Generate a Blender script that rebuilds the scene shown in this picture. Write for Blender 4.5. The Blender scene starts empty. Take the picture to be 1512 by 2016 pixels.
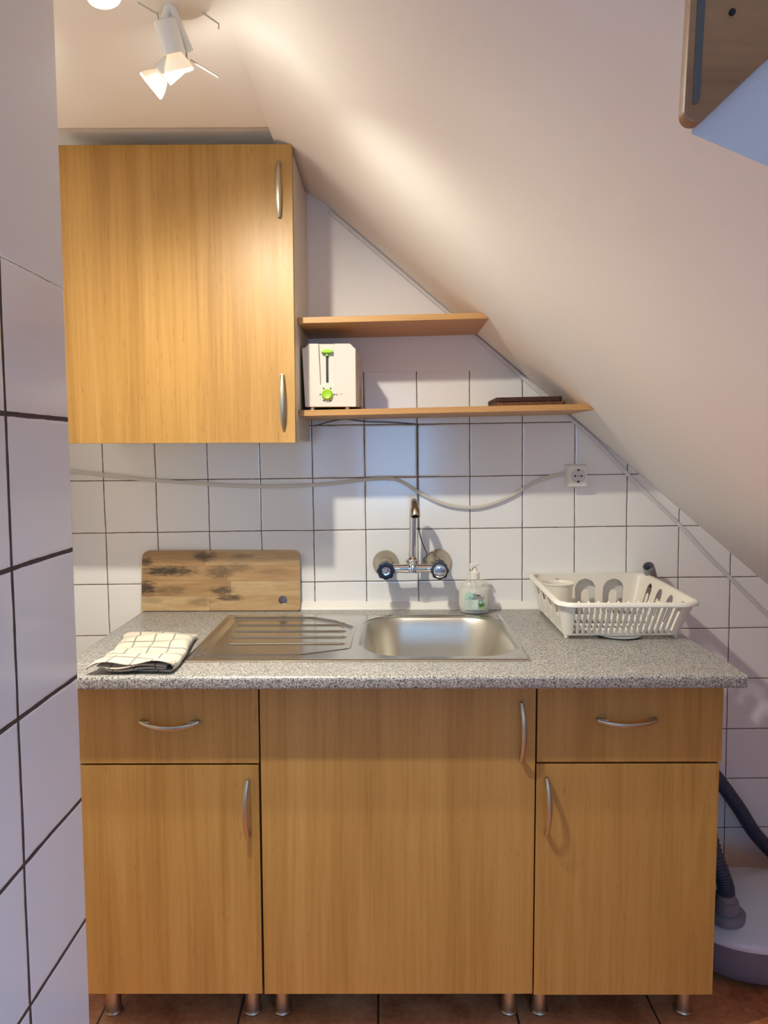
import bpy, bmesh, math, random
from mathutils import Vector, Matrix
random.seed(7)
sc = bpy.context.scene
COL = sc.collection
PI = math.pi

# ------------------------------------------------------------------ measures (metres; X right, Y into the nook, Z up)
D = 2.378        # tiled wall behind the worktop
F = 1.7130       # plane of the base cabinet doors
ZT = 0.822       # top of the worktop
ZF = -0.056       # floor
ZC = 2.09        # flat ceiling
EYE = 1.31
TS = 0.1603      # tile pitch
GX, GZ, GR = -0.8698, 1.3803, 0.0094
PX, PE = -0.3908, 0.9608   # tiled partition: its face, its end

EN = dict(b1=37.0, b2=19.0, b3=70.0, omni=1.3, sky=20.0, rear=14.0, world=0.6)      # strengths of the lights
WARM = (1.0, 0.95, 0.80)
COOL = (0.20, 0.52, 1.0)
def slope_z(x): return 2.0888 - 0.8465 * (x + 0.2382)
def slope_x(z): return (2.0888 - z) / 0.8465 - 0.2382

# ------------------------------------------------------------------ materials
def lin(r, g, b):
    f = lambda c: (c/255/12.92) if c/255 <= 0.04045 else ((c/255 + 0.055)/1.055)**2.4
    return (f(r), f(g), f(b), 1.0)

class NT:
    def __init__(self, name):
        self.m = bpy.data.materials.new(name); self.m.use_nodes = True
        self.t = self.m.node_tree; self.t.nodes.clear()
        self.out = self.n('ShaderNodeOutputMaterial')
        self.b = self.n('ShaderNodeBsdfPrincipled')
        self.l(self.b.outputs[0], self.out.inputs[0])
    def n(self, t, **k):
        x = self.t.nodes.new(t)
        for a, v in k.items(): setattr(x, a, v)
        return x
    def l(self, a, b): self.t.links.new(a, b)
    def set(self, **k):
        names = dict(col='Base Color', rough='Roughness', metal='Metallic', spec='Specular IOR Level', coat='Coat Weight',
                     coatr='Coat Roughness', trans='Transmission Weight', ior='IOR', sss='Subsurface Weight', aniso='Anisotropic',
                     emit='Emission Color', es='Emission Strength', sheen='Sheen Weight', alpha='Alpha')
        for a, v in k.items():
            s = self.b.inputs[names[a]]
            if hasattr(v, 'is_linked') or isinstance(v, bpy.types.NodeSocket): self.l(v, s)
            else: s.default_value = v
        return self
    def val(self, a, s):
        if isinstance(a, bpy.types.NodeSocket): self.l(a, s)
        else: s.default_value = a
    def math(self, op, a, b=None, c=None, clamp=False):
        x = self.n('ShaderNodeMath', operation=op, use_clamp=clamp)
        self.val(a, x.inputs[0])
        if b is not None: self.val(b, x.inputs[1])
        if c is not None: self.val(c, x.inputs[2])
        return x.outputs[0]
    def vm(self, op, a, b):
        x = self.n('ShaderNodeVectorMath', operation=op)
        self.val(a, x.inputs[0]); self.val(b, x.inputs[1])
        return x.outputs['Value'] if op in ('DOT_PRODUCT', 'LENGTH') else x.outputs[0]
    def obj(self): return self.n('ShaderNodeTexCoord').outputs['Object']
    def uv(self): return self.n('ShaderNodeTexCoord').outputs['UV']
    def map(self, v, scale=(1,1,1), loc=(0,0,0), rot=(0,0,0)):
        x = self.n('ShaderNodeMapping'); self.l(v, x.inputs[0])
        x.inputs['Scale'].default_value = scale; x.inputs['Location'].default_value = loc; x.inputs['Rotation'].default_value = rot
        return x.outputs[0]
    def noise(self, v, scale, detail=3, rough=0.5, dist=0.0):
        x = self.n('ShaderNodeTexNoise'); self.l(v, x.inputs['Vector'])
        x.inputs['Scale'].default_value = scale; x.inputs['Detail'].default_value = detail
        x.inputs['Roughness'].default_value = rough; x.inputs['Distortion'].default_value = dist
        return x.outputs['Fac'] if 'Fac' in x.outputs else x.outputs[0]
    def ramp(self, v, stops, interp='LINEAR'):
        x = self.n('ShaderNodeValToRGB'); self.l(v, x.inputs[0]); r = x.color_ramp; r.interpolation = interp
        while len(r.elements) < len(stops): r.elements.new(0.5)
        for e, (p, c) in zip(r.elements, stops): e.position = p; e.color = c if len(c) == 4 else (*c, 1)
        return x.outputs[0]
    def mix(self, f, a, b, blend='MIX'):
        x = self.n('ShaderNodeMix', data_type='RGBA', blend_type=blend)
        self.val(f, x.inputs[0]); self.val(a, x.inputs[6]); self.val(b, x.inputs[7])
        return x.outputs[2]
    def bump(self, h, strength=0.2, dist=0.001, normal=None):
        x = self.n('ShaderNodeBump'); x.inputs['Strength'].default_value = strength; x.inputs['Distance'].default_value = dist
        self.l(h, x.inputs['Height'])
        if normal is not None: self.l(normal, x.inputs['Normal'])
        self.l(x.outputs[0], self.b.inputs['Normal']); return x.outputs[0]
    def maprange(self, v, a, b, c=0.0, d=1.0, smooth=False):
        x = self.n('ShaderNodeMapRange'); x.interpolation_type = 'SMOOTHSTEP' if smooth else 'LINEAR'
        self.l(v, x.inputs[0])
        for i, q in enumerate((a, b, c, d)): x.inputs[i+1].default_value = q
        return x.outputs[0]

def simple(name, col, rough=0.5, metal=0.0, **k):
    t = NT(name); t.set(col=col, rough=rough, metal=metal, **k); return t.m

def paint(name, col, rough=0.6, bump=0.15, scale=60):
    t = NT(name); o = t.obj()
    n = t.noise(o, scale, 4, 0.6); n2 = t.noise(o, 4, 3, 0.5)
    t.set(col=t.mix(t.math('MULTIPLY', n2, 0.05), col, (col[0]*0.86, col[1]*0.85, col[2]*0.83, 1)), rough=rough)
    t.bump(t.math('ADD', t.math('MULTIPLY', n, 0.5), t.math('MULTIPLY', n2, 4.0)), bump, 0.002); return t.m

def tiles(name, origin, udir, vdir, grout_w, tile_col, paint_col, grout_col, vtop, rough=0.13, tone=0.03):
    """square glazed tiles: integer steps of udir and vdir are the joints, plain paint where v < vtop"""
    t = NT(name); o = t.obj()
    rel = t.vm('SUBTRACT', o, origin)
    wob = t.math('MULTIPLY', t.math('SUBTRACT', t.noise(o, 9, 2, 0.5), 0.5), 0.020)
    u = t.math('ADD', t.vm('DOT_PRODUCT', rel, udir), wob)
    v = t.math('ADD', t.vm('DOT_PRODUCT', rel, vdir), wob)
    def edge(c):
        fr = t.math('FRACT', t.math('ADD', c, 0.5)); return t.math('ABSOLUTE', t.math('SUBTRACT', fr, 0.5))
    d = t.math('MINIMUM', edge(u), edge(v))
    wv = t.math('MULTIPLY_ADD', t.noise(o, 35, 2, 0.6), 0.8*grout_w, 0.6*grout_w)
    gm = t.math('LESS_THAN', d, wv); top_line = t.math('GREATER_THAN', v, vtop + 0.012)
    tiled = t.math('GREATER_THAN', v, vtop)
    gm = t.math('MULTIPLY', gm, top_line)
    cell = t.n('ShaderNodeCombineXYZ'); t.l(t.math('FLOOR', u), cell.inputs[0]); t.l(t.math('FLOOR', v), cell.inputs[1])
    wn = t.n('ShaderNodeTexWhiteNoise', noise_dimensions='3D'); t.l(cell.outputs[0], wn.inputs[0])
    tc = t.mix(t.math('MULTIPLY', wn.outputs[0], tone*3), tile_col, (tile_col[0]*0.9, tile_col[1]*0.89, tile_col[2]*0.88, 1))
    base = t.mix(tiled, paint_col, tc)
    gn = t.mix(t.noise(o, 120, 2), grout_col, (grout_col[0]*2.2, grout_col[1]*2.0, grout_col[2]*1.9, 1))
    t.set(col=t.mix(gm, base, gn))
    r = t.math('MULTIPLY_ADD', tiled, rough - 0.6, 0.6)
    t.set(rough=t.math('MAXIMUM', r, t.math('MULTIPLY', gm, 0.85)))
    pil = t.maprange(d, 0.0, 0.035, 0.0, 1.0, True)
    h = t.math('ADD', t.math('MULTIPLY', t.math('MULTIPLY', pil, tiled), 1.0), t.math('MULTIPLY', t.noise(o, 11, 2), 0.35))
    t.bump(h, 0.55, 0.0012)
    return t.m

def wood(name, axis, c_dark, c_mid, c_light, rough=0.42, scale=1.0, seed=0.0, contrast=1.0, off=(0, 0, 0)):
    """fine straight grain along axis"""
    t = NT(name); o = t.obj()
    oi = t.n('ShaderNodeObjectInfo').outputs['Random']
    jit = t.n('ShaderNodeCombineXYZ')
    for k in range(3): t.l(t.math('MULTIPLY', oi, 3.7 + k), jit.inputs[k])
    o = t.vm('ADD', t.vm('ADD', o, jit.outputs[0]), (seed, seed*1.7, seed*2.3))
    st = [26.0, 26.0, 26.0]; st[axis] = 1.1
    st2 = [120.0, 120.0, 120.0]; st2[axis] = 3.0
    st3 = [7.0, 7.0, 7.0]; st3[axis] = 0.5
    a = t.noise(t.map(o, tuple(s*scale for s in st)), 1.0, 4, 0.55, 0.7)
    b = t.noise(t.map(o, tuple(s*scale for s in st2)), 1.0, 3, 0.6, 0.2)
    c = t.noise(t.map(o, tuple(s*scale for s in st3)), 1.0, 3, 0.5, 0.9)
    f = t.math('ADD', t.math('MULTIPLY', a, 0.42), t.math('ADD', t.math('MULTIPLY', b, 0.33), t.math('MULTIPLY', c, 0.25)))
    w = 0.13 / contrast
    col = t.ramp(f, [(0.5 - w*1.5, c_dark), (0.5, c_mid), (0.5 + w*1.5, c_light)])
    flk = [230.0]*3; flk[axis] = 26.0
    fl = t.maprange(t.noise(t.map(o, tuple(flk)), 1.0, 1, 0.5), 0.68, 0.74, 0, 0.35)
    col = t.mix(fl, col, (c_dark[0]*0.7, c_dark[1]*0.65, c_dark[2]*0.6, 1))
    t.set(col=col, rough=t.math('MULTIPLY_ADD', b, 0.15, rough - 0.07), coat=0.05, coatr=0.4)
    t.bump(b, 0.06, 0.0006)
    return t.m

def speckle(name, dark, mid, light, rough=0.32, scale=420):
    t = NT(name); o = t.obj()
    n1 = t.noise(o, scale, 3, 0.65); n2 = t.noise(t.map(o, loc=(3.1, 1.7, 2.2)), scale*0.55, 2, 0.6)
    col = t.ramp(n1, [(0.36, dark), (0.47, mid), (0.60, light)])
    bl = t.maprange(n2, 0.60, 0.66, 0, 0.85); col = t.mix(bl, col, dark)
    wh = t.maprange(n2, 0.33, 0.39, 0.55, 0); col = t.mix(wh, col, light)
    t.set(col=col, rough=rough); t.bump(n1, 0.05, 0.0004); return t.m

M = {}
WHITE_T = lin(241, 239, 235)
M['wall'] = tiles('glazed_tile_wall', (GX, 0, GZ), (math.cos(GR)/TS, 0, math.sin(GR)/TS), (math.sin(GR)/TS, 0, -math.cos(GR)/TS),
                  0.0085, WHITE_T, lin(240, 237, 233), lin(78, 66, 54), -1.0)
M['wall_l'] = tiles('glazed_tile_partition', (0, PE, 1.3488), (0, -1/TS, 0), (0, 0, -1/TS), 0.0165, lin(230, 229, 230), lin(230, 229, 230), lin(58, 48, 46), -1.0, rough=0.12)
M['plaster'] = paint('matt_white_plaster', lin(240, 238, 235), 0.75, 0.25, 40)
M['plaster_rough'] = paint('rough_white_plaster', lin(220, 216, 214), 0.8, 0.6, 90)
M['beech_v'] = wood('beech_laminate_upright', 2, lin(152, 110, 50), lin(176, 133, 67), lin(190, 149, 84))
M['beech_h'] = wood('beech_laminate_lengthwise', 0, lin(176, 126, 68), lin(194, 146, 86), lin(206, 160, 102))
M['white_lam'] = simple('white_melamine', lin(214, 208, 200), 0.45)
M['brown_lam'] = simple('dark_brown_edging', lin(58, 34, 24), 0.6)
M['granite'] = speckle('speckled_grey_laminate', lin(46, 46, 52), lin(132, 130, 127), lin(192, 188, 181))
M['dark'] = simple('black_gap', lin(18, 14, 12), 0.9)
M['nickel'] = simple('satin_nickel', lin(186, 176, 156), 0.36, 1.0)
M['chrome'] = simple('polished_chrome', lin(214, 214, 216), 0.07, 1.0)
M['chrome_old'] = simple('worn_chrome', lin(196, 186, 168), 0.2, 1.0)
M['knob'] = simple('dark_blue_plastic_knob', lin(26, 32, 52), 0.28)
M['black'] = simple('black_plastic', lin(16, 16, 18), 0.5)
M['toaster'] = simple('cream_white_plastic', lin(220, 214, 202), 0.3)
M['lime'] = simple('lime_green_plastic', lin(160, 214, 40), 0.35)
M['rack'] = simple('white_rack_plastic', lin(230, 225, 214), 0.35, sss=0.0)
M['cable'] = simple('white_cable_sheath', lin(214, 208, 198), 0.45)
M['wire'] = simple('dark_green_wire', lin(52, 74, 62), 0.5)
M['wire_grey'] = simple('dull_grey_wire', lin(104, 102, 98), 0.5)
M['outlet'] = simple('white_socket_plastic', lin(232, 228, 218), 0.35)
M['outlet_in'] = simple('socket_well_plastic', lin(206, 204, 200), 0.35)
M['pipe'] = simple('grey_pipe_plastic', lin(138, 138, 142), 0.5)
M['lamp'] = simple('white_lamp_enamel', lin(226, 224, 216), 0.35)
M['lamp_rod'] = simple('dull_lamp_wire', lin(190, 184, 176), 0.4, 0.3)
M['vac_white'] = simple('white_vacuum_plastic', lin(206, 206, 212), 0.3)
M['vac_grey'] = simple('grey_vacuum_plastic', lin(112, 108, 118), 0.45)
M['hose'] = simple('dark_blue_grey_hose', lin(62, 66, 84), 0.5)
M['hose_grey'] = simple('grey_hose_cuff', lin(112, 112, 122), 0.45)
M['caulk'] = simple('white_sealing_strip', lin(232, 228, 220), 0.4)
M['dish'] = simple('pale_blue_glazed_dish', lin(210, 218, 226), 0.3)

def steel(name, r0):
    t = NT(name); o = t.obj()
    n = t.noise(t.map(o, (20, 900, 20)), 1.0, 2, 0.5); n2 = t.noise(o, 14, 3, 0.6)
    t.set(col=lin(206, 202, 192), metal=1.0, rough=t.math('ADD', t.math('MULTIPLY_ADD', n2, 0.10, r0), t.math('MULTIPLY', n, 0.05)))
    t.bump(n2, 0.02, 0.001); return t.m
M['steel'] = steel('satin_stainless_steel', 0.30)
M['steel_bright'] = steel('bright_stainless_steel', 0.14)

def board_mat():
    t = NT('stained_chopping_board_wood'); o = t.obj()
    sep = t.n('ShaderNodeSeparateXYZ'); t.l(o, sep.inputs[0]); x, z = sep.outputs[0], sep.outputs[2]
    zr = t.math('DIVIDE', z, 0.0460); row = t.math('FLOOR', zr)
    jx = None                                                  # one butt joint in each strip
    for k, v in enumerate((0.209, 0.272, 0.259, 0.193)):
        q = t.math('MULTIPLY', t.math('COMPARE', row, float(k), 0.4), v); jx = q if jx is None else t.math('ADD', jx, q)
    dx = t.math('SUBTRACT', x, jx); colm = t.math('GREATER_THAN', dx, 0.0)
    cv = t.n('ShaderNodeCombineXYZ'); t.l(row, cv.inputs[0]); t.l(colm, cv.inputs[1]); cv.inputs[2].default_value = 5.0
    wn2 = t.n('ShaderNodeTexWhiteNoise', noise_dimensions='3D'); t.l(cv.outputs[0], wn2.inputs[0])
    sh = t.vm('ADD', o, wn2.outputs[1])
    g = t.noise(t.map(sh, (5, 20, 50)), 1.0, 5, 0.65, 1.0)
    g2 = t.noise(t.map(sh, (18, 20, 210)), 1.0, 4, 0.6, 0.5)
    f = t.math('ADD', t.math('MULTIPLY', g, 0.5), t.math('ADD', t.math('MULTIPLY', g2, 0.25), t.math('MULTIPLY', wn2.outputs[0], 0.25)))
    col = t.ramp(f, [(0.28, lin(150, 112, 70)), (0.48, lin(178, 142, 96)), (0.68, lin(196, 170, 126))])
    edge_n = t.noise(t.map(sh, (30, 20, 120)), 1.0, 4, 0.7, 0.4)
    m = None                                                   # weathered grey-black patches
    for cx_, cz_, rx, rz, st in ((0.083, 0.122, 0.095, 0.017, 1.0), (0.016, 0.070, 0.034, 0.026, 1.0), (0.083, 0.064, 0.070, 0.016, 0.5), (0.195, 0.166, 0.040, 0.019, 0.75),
                                 (0.239, 0.119, 0.055, 0.022, 0.65), (0.243, 0.063, 0.045, 0.015, 0.75), (0.270, 0.040, 0.045, 0.011, 0.85), (0.180, 0.031, 0.045, 0.015, 0.5),
                                 (0.012, 0.150, 0.026, 0.015, 0.85), (0.290, 0.130, 0.050, 0.018, 0.45), (0.310, 0.166, 0.040, 0.010, 0.4), (0.030, 0.034, 0.040, 0.010, 0.3), (0.400, 0.120, 0.060, 0.012, 0.25)):
        ax_ = t.math('DIVIDE', t.math('SUBTRACT', x, cx_), rx); az_ = t.math('DIVIDE', t.math('SUBTRACT', z, cz_), rz)
        r2 = t.math('ADD', t.math('MULTIPLY', ax_, ax_), t.math('MULTIPLY', az_, az_))
        r2 = t.math('ADD', r2, t.math('MULTIPLY', t.math('SUBTRACT', edge_n, 0.5), 3.2))
        q = t.math('MULTIPLY', t.maprange(r2, -0.1, 1.3, 1.0, 0.0, True), st); m = q if m is None else t.math('MAXIMUM', m, q)
    col = t.mix(t.math('MULTIPLY', m, 0.95), col, lin(44, 36, 28))
    ez = t.math('ABSOLUTE', t.math('SUBTRACT', t.math('FRACT', t.math('ADD', zr, 0.5)), 0.5))
    j = t.math('MAXIMUM', t.math('LESS_THAN', ez, 0.012), t.math('LESS_THAN', t.math('ABSOLUTE', dx), 0.0005))
    col = t.mix(t.math('MULTIPLY', j, 0.5), col, lin(84, 58, 36))
    t.set(col=col, rough=0.5); t.bump(g2, 0.08, 0.0006); return t.m
M['board'] = board_mat()

def towel_mat():
    t = NT('checked_cotton_cloth'); uv = t.uv()
    sep = t.n('ShaderNodeSeparateXYZ'); t.l(uv, sep.inputs[0])
    def line(c, step, off, w):
        fr = t.math('ABSOLUTE', t.math('SUBTRACT', t.math('FRACT', t.math('ADD', t.math('DIVIDE', t.math('SUBTRACT', c, off), step), 0.5)), 0.5))
        return t.math('LESS_THAN', fr, w/step/2)
    m = t.math('MAXIMUM', line(sep.outputs[0], 0.046, 0.018, 0.0040), line(sep.outputs[1], 0.056, 0.030, 0.0050))
    n = t.noise(uv, 700, 2, 0.5)
    col = t.mix(t.math('MULTIPLY', m, 0.72), lin(196, 187, 170), lin(88, 82, 78))
    t.set(col=col, rough=0.9, sheen=0.2); t.bump(n, 0.3, 0.0008); return t.m
M['towel'] = towel_mat()

def floor_mat():
    t = NT('terracotta_floor_tile'); o = t.obj()
    rel = t.vm('SUBTRACT', o, (-0.0247, 1.748, 0))
    u = t.vm('DOT_PRODUCT', rel, (1/0.3363, 0.03, 0)); v = t.vm('DOT_PRODUCT', rel, (0, 1/0.3363, 0))
    def edge(c): return t.math('ABSOLUTE', t.math('SUBTRACT', t.math('FRACT', t.math('ADD', c, 0.5)), 0.5))
    d = t.math('MINIMUM', edge(u), edge(v)); g = t.math('LESS_THAN', d, 0.008)
    n = t.noise(o, 9, 5, 0.6); n2 = t.noise(o, 70, 3, 0.6)
    col = t.ramp(t.math('ADD', t.math('MULTIPLY', n, 0.7), t.math('MULTIPLY', n2, 0.3)), [(0.36, lin(160, 92, 56)), (0.5, lin(198, 128, 84)), (0.64, lin(216, 152, 106))])
    t.set(col=t.mix(g, col, lin(74, 54, 44)), rough=0.45)
    t.bump(t.math('ADD', t.maprange(d, 0.004, 0.02, 0, 1), t.math('MULTIPLY', n2, 0.2)), 0.4, 0.002); return t.m
M['floor'] = floor_mat()
M['old_wood'] = wood('orange_varnished_wood', 0, lin(132, 92, 58), lin(164, 118, 76), lin(184, 138, 92), 0.4, 0.6, 4.0)
M['slot'] = paint('dull_grey_strip', lin(96, 92, 86), 0.7, 0.4, 120)
M['trivet_top'] = simple('dark_brown_cork_board', lin(62, 36, 26), 0.8)
def cork():
    t = NT('brown_cork'); o = t.obj(); n = t.noise(o, 260, 3, 0.7)
    t.set(col=t.ramp(n, [(0.35, lin(48, 26, 16)), (0.5, lin(104, 66, 40)), (0.68, lin(150, 108, 70))]), rough=0.85); t.bump(n, 0.4, 0.001); return t.m
M['cork'] = cork()
def cork_dark():
    t = NT('dark_cork'); o = t.obj(); n = t.noise(o, 260, 3, 0.7)
    t.set(col=t.ramp(n, [(0.35, lin(38, 18, 12)), (0.55, lin(66, 36, 24)), (0.72, lin(120, 78, 56))]), rough=0.85); t.bump(n, 0.4, 0.001); return t.m
M['cork_dark'] = cork_dark()
def glow(name, col, es):
    t = NT(name); t.set(col=(0.9, 0.85, 0.75, 1), rough=0.3, emit=col, es=es); return t.m
M['bulb_back'] = glow('warm_lit_reflector', (1.0, 0.72, 0.40, 1), 0.35)
M['bulb_face'] = glow('lit_bulb_face', (1.0, 0.80, 0.52, 1), 9.0)
def clear():
    t = NT('clear_bottle_plastic'); t.set(col=(0.72, 0.73, 0.68, 1), rough=0.07, alpha=0.34); return t.m
M['clear'] = clear()
M['soap'] = simple('milky_soap', lin(232, 228, 214), 0.25, sss=0.0)
M['pump'] = simple('white_pump_plastic', lin(236, 228, 216), 0.35)
M['ink'] = simple('dark_label_ink', lin(34, 42, 46), 0.6)
M['ink_grey'] = simple('grey_label_ink', lin(150, 158, 154), 0.6)
M['mint'] = simple('mint_label_print', lin(176, 212, 194), 0.5)
M['mint_pale'] = simple('pale_mint_label_print', lin(214, 230, 214), 0.5)
M['teal'] = simple('teal_label_print', lin(92, 164, 146), 0.5)
M['leaf'] = simple('aloe_green_print', lin(74, 128, 52), 0.5)
M['leaf_pale'] = simple('aloe_pale_print', lin(164, 204, 120), 0.5)
M['print_grey'] = simple('faint_grey_print', lin(150, 144, 136), 0.5)

# ------------------------------------------------------------------ mesh helpers
def link(o, parent=None):
    COL.objects.link(o)
    if parent is not None: o.parent = parent
    return o

def tag(o, label=None, cat=None, group=None, kind=None):
    if label: o['label'] = label
    if cat: o['category'] = cat
    if group: o['group'] = group
    if kind: o['kind'] = kind
    return o

def thing(name, label, cat, base, group=None):
    o = bpy.data.objects.new(name, None); o.empty_display_size = 0.05
    o.location = base; link(o); return tag(o, label, cat, group)

def root_of(o):
    v = Vector((0, 0, 0)); p = o
    while p is not None: v += p.location; p = p.parent
    return v

def build(name, bm, mats, parent=None, base=None, smooth=40, local=False):
    """links bm (world coordinates, or thing-local when local) as one mesh object"""
    off = root_of(parent) if parent is not None else Vector(base or (0, 0, 0))
    if not local: bmesh.ops.translate(bm, verts=bm.verts, vec=-off)
    bmesh.ops.recalc_face_normals(bm, faces=bm.faces)
    me = bpy.data.meshes.new(name)
    if smooth:
        for f in bm.faces: f.smooth = True
    bm.to_mesh(me); bm.free()
    if smooth: me.set_sharp_from_angle(angle=math.radians(smooth))
    for m in (mats if isinstance(mats, (list, tuple)) else [mats]): me.materials.append(m)
    o = bpy.data.objects.new(name, me); link(o, parent)
    if smooth and len(me.polygons) < 6000:
        wn = o.modifiers.new('weighted_normals', 'WEIGHTED_NORMAL'); wn.weight = 100; wn.keep_sharp = True
    if parent is None: o.location = off
    return o

def NB(): return bmesh.new()

def box(bm, x0, x1, y0, y1, z0, z1, bev=0.0, segs=2, mi=0):
    vs = [bm.verts.new((x, y, z)) for x in (x0, x1) for y in (y0, y1) for z in (z0, z1)]
    idx = ((0,1,3,2), (4,6,7,5), (0,4,5,1), (2,3,7,6), (0,2,6,4), (1,5,7,3))
    fs = [bm.faces.new([vs[i] for i in q]) for q in idx]
    for f in fs: f.material_index = mi
    bmesh.ops.recalc_face_normals(bm, faces=fs)
    if bev > 0:
        es = list({e for f in fs for e in f.edges})
        r = bmesh.ops.bevel(bm, geom=es, offset=bev, segments=segs, profile=0.5, affect='EDGES')
        for f in r['faces']: f.material_index = mi
    return vs

def prism(bm, pts, fn, bev=0.0, segs=2, mi=0, ends=(0.0, 1.0)):
    """polygon pts (2D) extruded: fn(a, b, t) gives the 3D point for t in ends"""
    a = [bm.verts.new(fn(p[0], p[1], ends[0])) for p in pts]
    b = [bm.verts.new(fn(p[0], p[1], ends[1])) for p in pts]
    n = len(pts); fs = [bm.faces.new(a), bm.faces.new(b[::-1])]
    for i in range(n): fs.append(bm.faces.new((a[i], b[i], b[(i+1) % n], a[(i+1) % n])))
    for f in fs: f.material_index = mi
    bmesh.ops.recalc_face_normals(bm, faces=fs)
    if bev > 0:
        es = [e for e in {e for f in fs[:2] for e in f.edges}]
        r = bmesh.ops.bevel(bm, geom=es, offset=bev, segments=segs, profile=0.5, affect='EDGES')
        for f in r['faces']: f.material_index = mi
    return fs

def frame_of(d):
    d = d.normalized(); up = Vector((0, 0, 1)) if abs(d.z) < 0.9 else Vector((1, 0, 0))
    s = d.cross(up).normalized(); return s, s.cross(d).normalized()

def lathe(bm, prof, origin, axis=(0, 0, 1), n=32, sx=1.0, sy=1.0, mi=0, cap=True, mod=None, side=None):
    """prof: list of (radius, height along axis)"""
    ax = Vector(axis).normalized(); s, u = frame_of(ax); o = Vector(origin)
    if side is not None: s = Vector(side).normalized(); u = ax.cross(s)
    rings = []
    for r, h in prof:
        ring = []
        for k in range(n):
            a = 2*PI*k/n; rr = r * (mod(a) if mod else 1.0)
            ring.append(bm.verts.new(o + ax*h + s*(rr*sx*math.cos(a)) + u*(rr*sy*math.sin(a))))
        rings.append(ring)
    fs = []
    for p, q in zip(rings, rings[1:]):
        for k in range(n): fs.append(bm.faces.new((p[k], p[(k+1) % n], q[(k+1) % n], q[k])))
    if cap: fs.append(bm.faces.new(rings[0][::-1])); fs.append(bm.faces.new(rings[-1]))
    for f in fs: f.material_index = mi
    return rings

def smooth_path(pts, n=8):
    P = [Vector(p) for p in pts]; out = []
    for i in range(len(P)-1):
        p0 = P[i-1] if i else P[i]*2 - P[i+1]; p1, p2 = P[i], P[i+1]; p3 = P[i+2] if i+2 < len(P) else p2*2 - p1
        for k in range(n):
            t = k/n
            out.append(0.5*((2*p1) + (p2-p0)*t + (2*p0-5*p1+4*p2-p3)*t*t + (3*p1-p0-3*p2+p3)*t**3))
    out.append(P[-1]); return out

def tube(bm, path, r, n=12, mi=0, cap=True, flat=1.0):
    P = [Vector(p) for p in path]; N = len(P)
    rad = r if isinstance(r, (list, tuple)) else [r]*N
    T = [((P[min(i+1, N-1)] - P[max(i-1, 0)]).normalized()) for i in range(N)]
    s, u = frame_of(T[0]); rings = []
    for i in range(N):
        if i:
            q = T[i-1].rotation_difference(T[i]); s = q @ s; u = q @ u
        rings.append([bm.verts.new(P[i] + s*(rad[i]*math.cos(2*PI*k/n)*flat) + u*(rad[i]*math.sin(2*PI*k/n))) for k in range(n)])
    fs = []
    for p, q in zip(rings, rings[1:]):
        for k in range(n): fs.append(bm.faces.new((p[k], p[(k+1) % n], q[(k+1) % n], q[k])))
    if cap: fs.append(bm.faces.new(rings[0][::-1])); fs.append(bm.faces.new(rings[-1]))
    for f in fs: f.material_index = mi

def rrect(x0, x1, z0, z1, r, n=6):
    """rounded rectangle; r one radius or (bl, br, tr, tl)"""
    r = (r,)*4 if not isinstance(r, (tuple, list)) else r; out = []
    for (cx, cz, a0, rr) in ((x0, z0, PI, r[0]), (x1, z0, 1.5*PI, r[1]), (x1, z1, 0, r[2]), (x0, z1, 0.5*PI, r[3])):
        if rr <= 0: out.append((cx, cz)); continue
        ox = cx + (rr if cx == x0 else -rr); oz = cz + (rr if cz == z0 else -rr)
        for k in range(n+1):
            a = a0 + 0.5*PI*k/n; out.append((ox + rr*math.cos(a), oz + rr*math.sin(a)))
    return out

def text_bm(s, size, place, squeeze=1.0):
    """lettering as thin mesh; place(x, y, depth) maps the flat text to 3D"""
    cu = bpy.data.curves.new('lettering', 'FONT'); cu.body = s; cu.size = size; cu.align_x = 'CENTER'; cu.align_y = 'CENTER'; cu.resolution_u = 3; cu.offset = size*0.02
    ob = bpy.data.objects.new('lettering', cu); COL.objects.link(ob)
    dg = bpy.context.evaluated_depsgraph_get(); me = bpy.data.meshes.new_from_object(ob.evaluated_get(dg))
    bm = bmesh.new(); bm.from_mesh(me)
    bpy.data.objects.remove(ob); bpy.data.curves.remove(cu); bpy.data.meshes.remove(me)
    for v in bm.verts: v.co = place(v.co.x*squeeze, v.co.y, 0)
    return bm

# ------------------------------------------------------------------ the setting
bm = NB(); box(bm, -1.45, 2.6, -2.3, 2.45, ZF-0.06, ZF)
tag(build('floor', bm, M['floor'], smooth=0), kind='structure')

bm = NB()                                                     # the tiled wall behind the worktop, cut by the roof slope
pts = [(-1.45, ZF), (slope_x(ZF)+0.05, ZF), (-0.20, 2.13), (-1.45, 2.16)]
prism(bm, pts, lambda a, b, t: (a, D + 0.10*t, b))
tag(build('wall_back', bm, M['wall'], smooth=0), kind='structure')

bm = NB(); box(bm, PX-0.11, PX, -2.3, PE, ZF, ZC+0.02, 0.003, 2)
tag(build('wall_left', bm, M['wall_l'], smooth=30), kind='structure')
bm = NB(); box(bm, -1.12, -1.02, PE-0.4, 2.45, ZF, 2.2)
tag(build('wall_far_left', bm, M['plaster'], smooth=0), kind='structure')

bm = NB()                                                     # flat ceiling, set up a little above the wall cabinet
prism(bm, [(-2.3, ZC), (1.940, ZC), (1.956, ZC+0.002), (1.972, ZC+0.022), (2.45, ZC+0.026), (2.45, ZC+0.2), (-2.3, ZC+0.2)],
      lambda a, b, t: (-1.45 + t*(1.45-0.283), a, b))
tag(build('ceiling', bm, M['plaster'], smooth=50), kind='structure')

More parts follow.
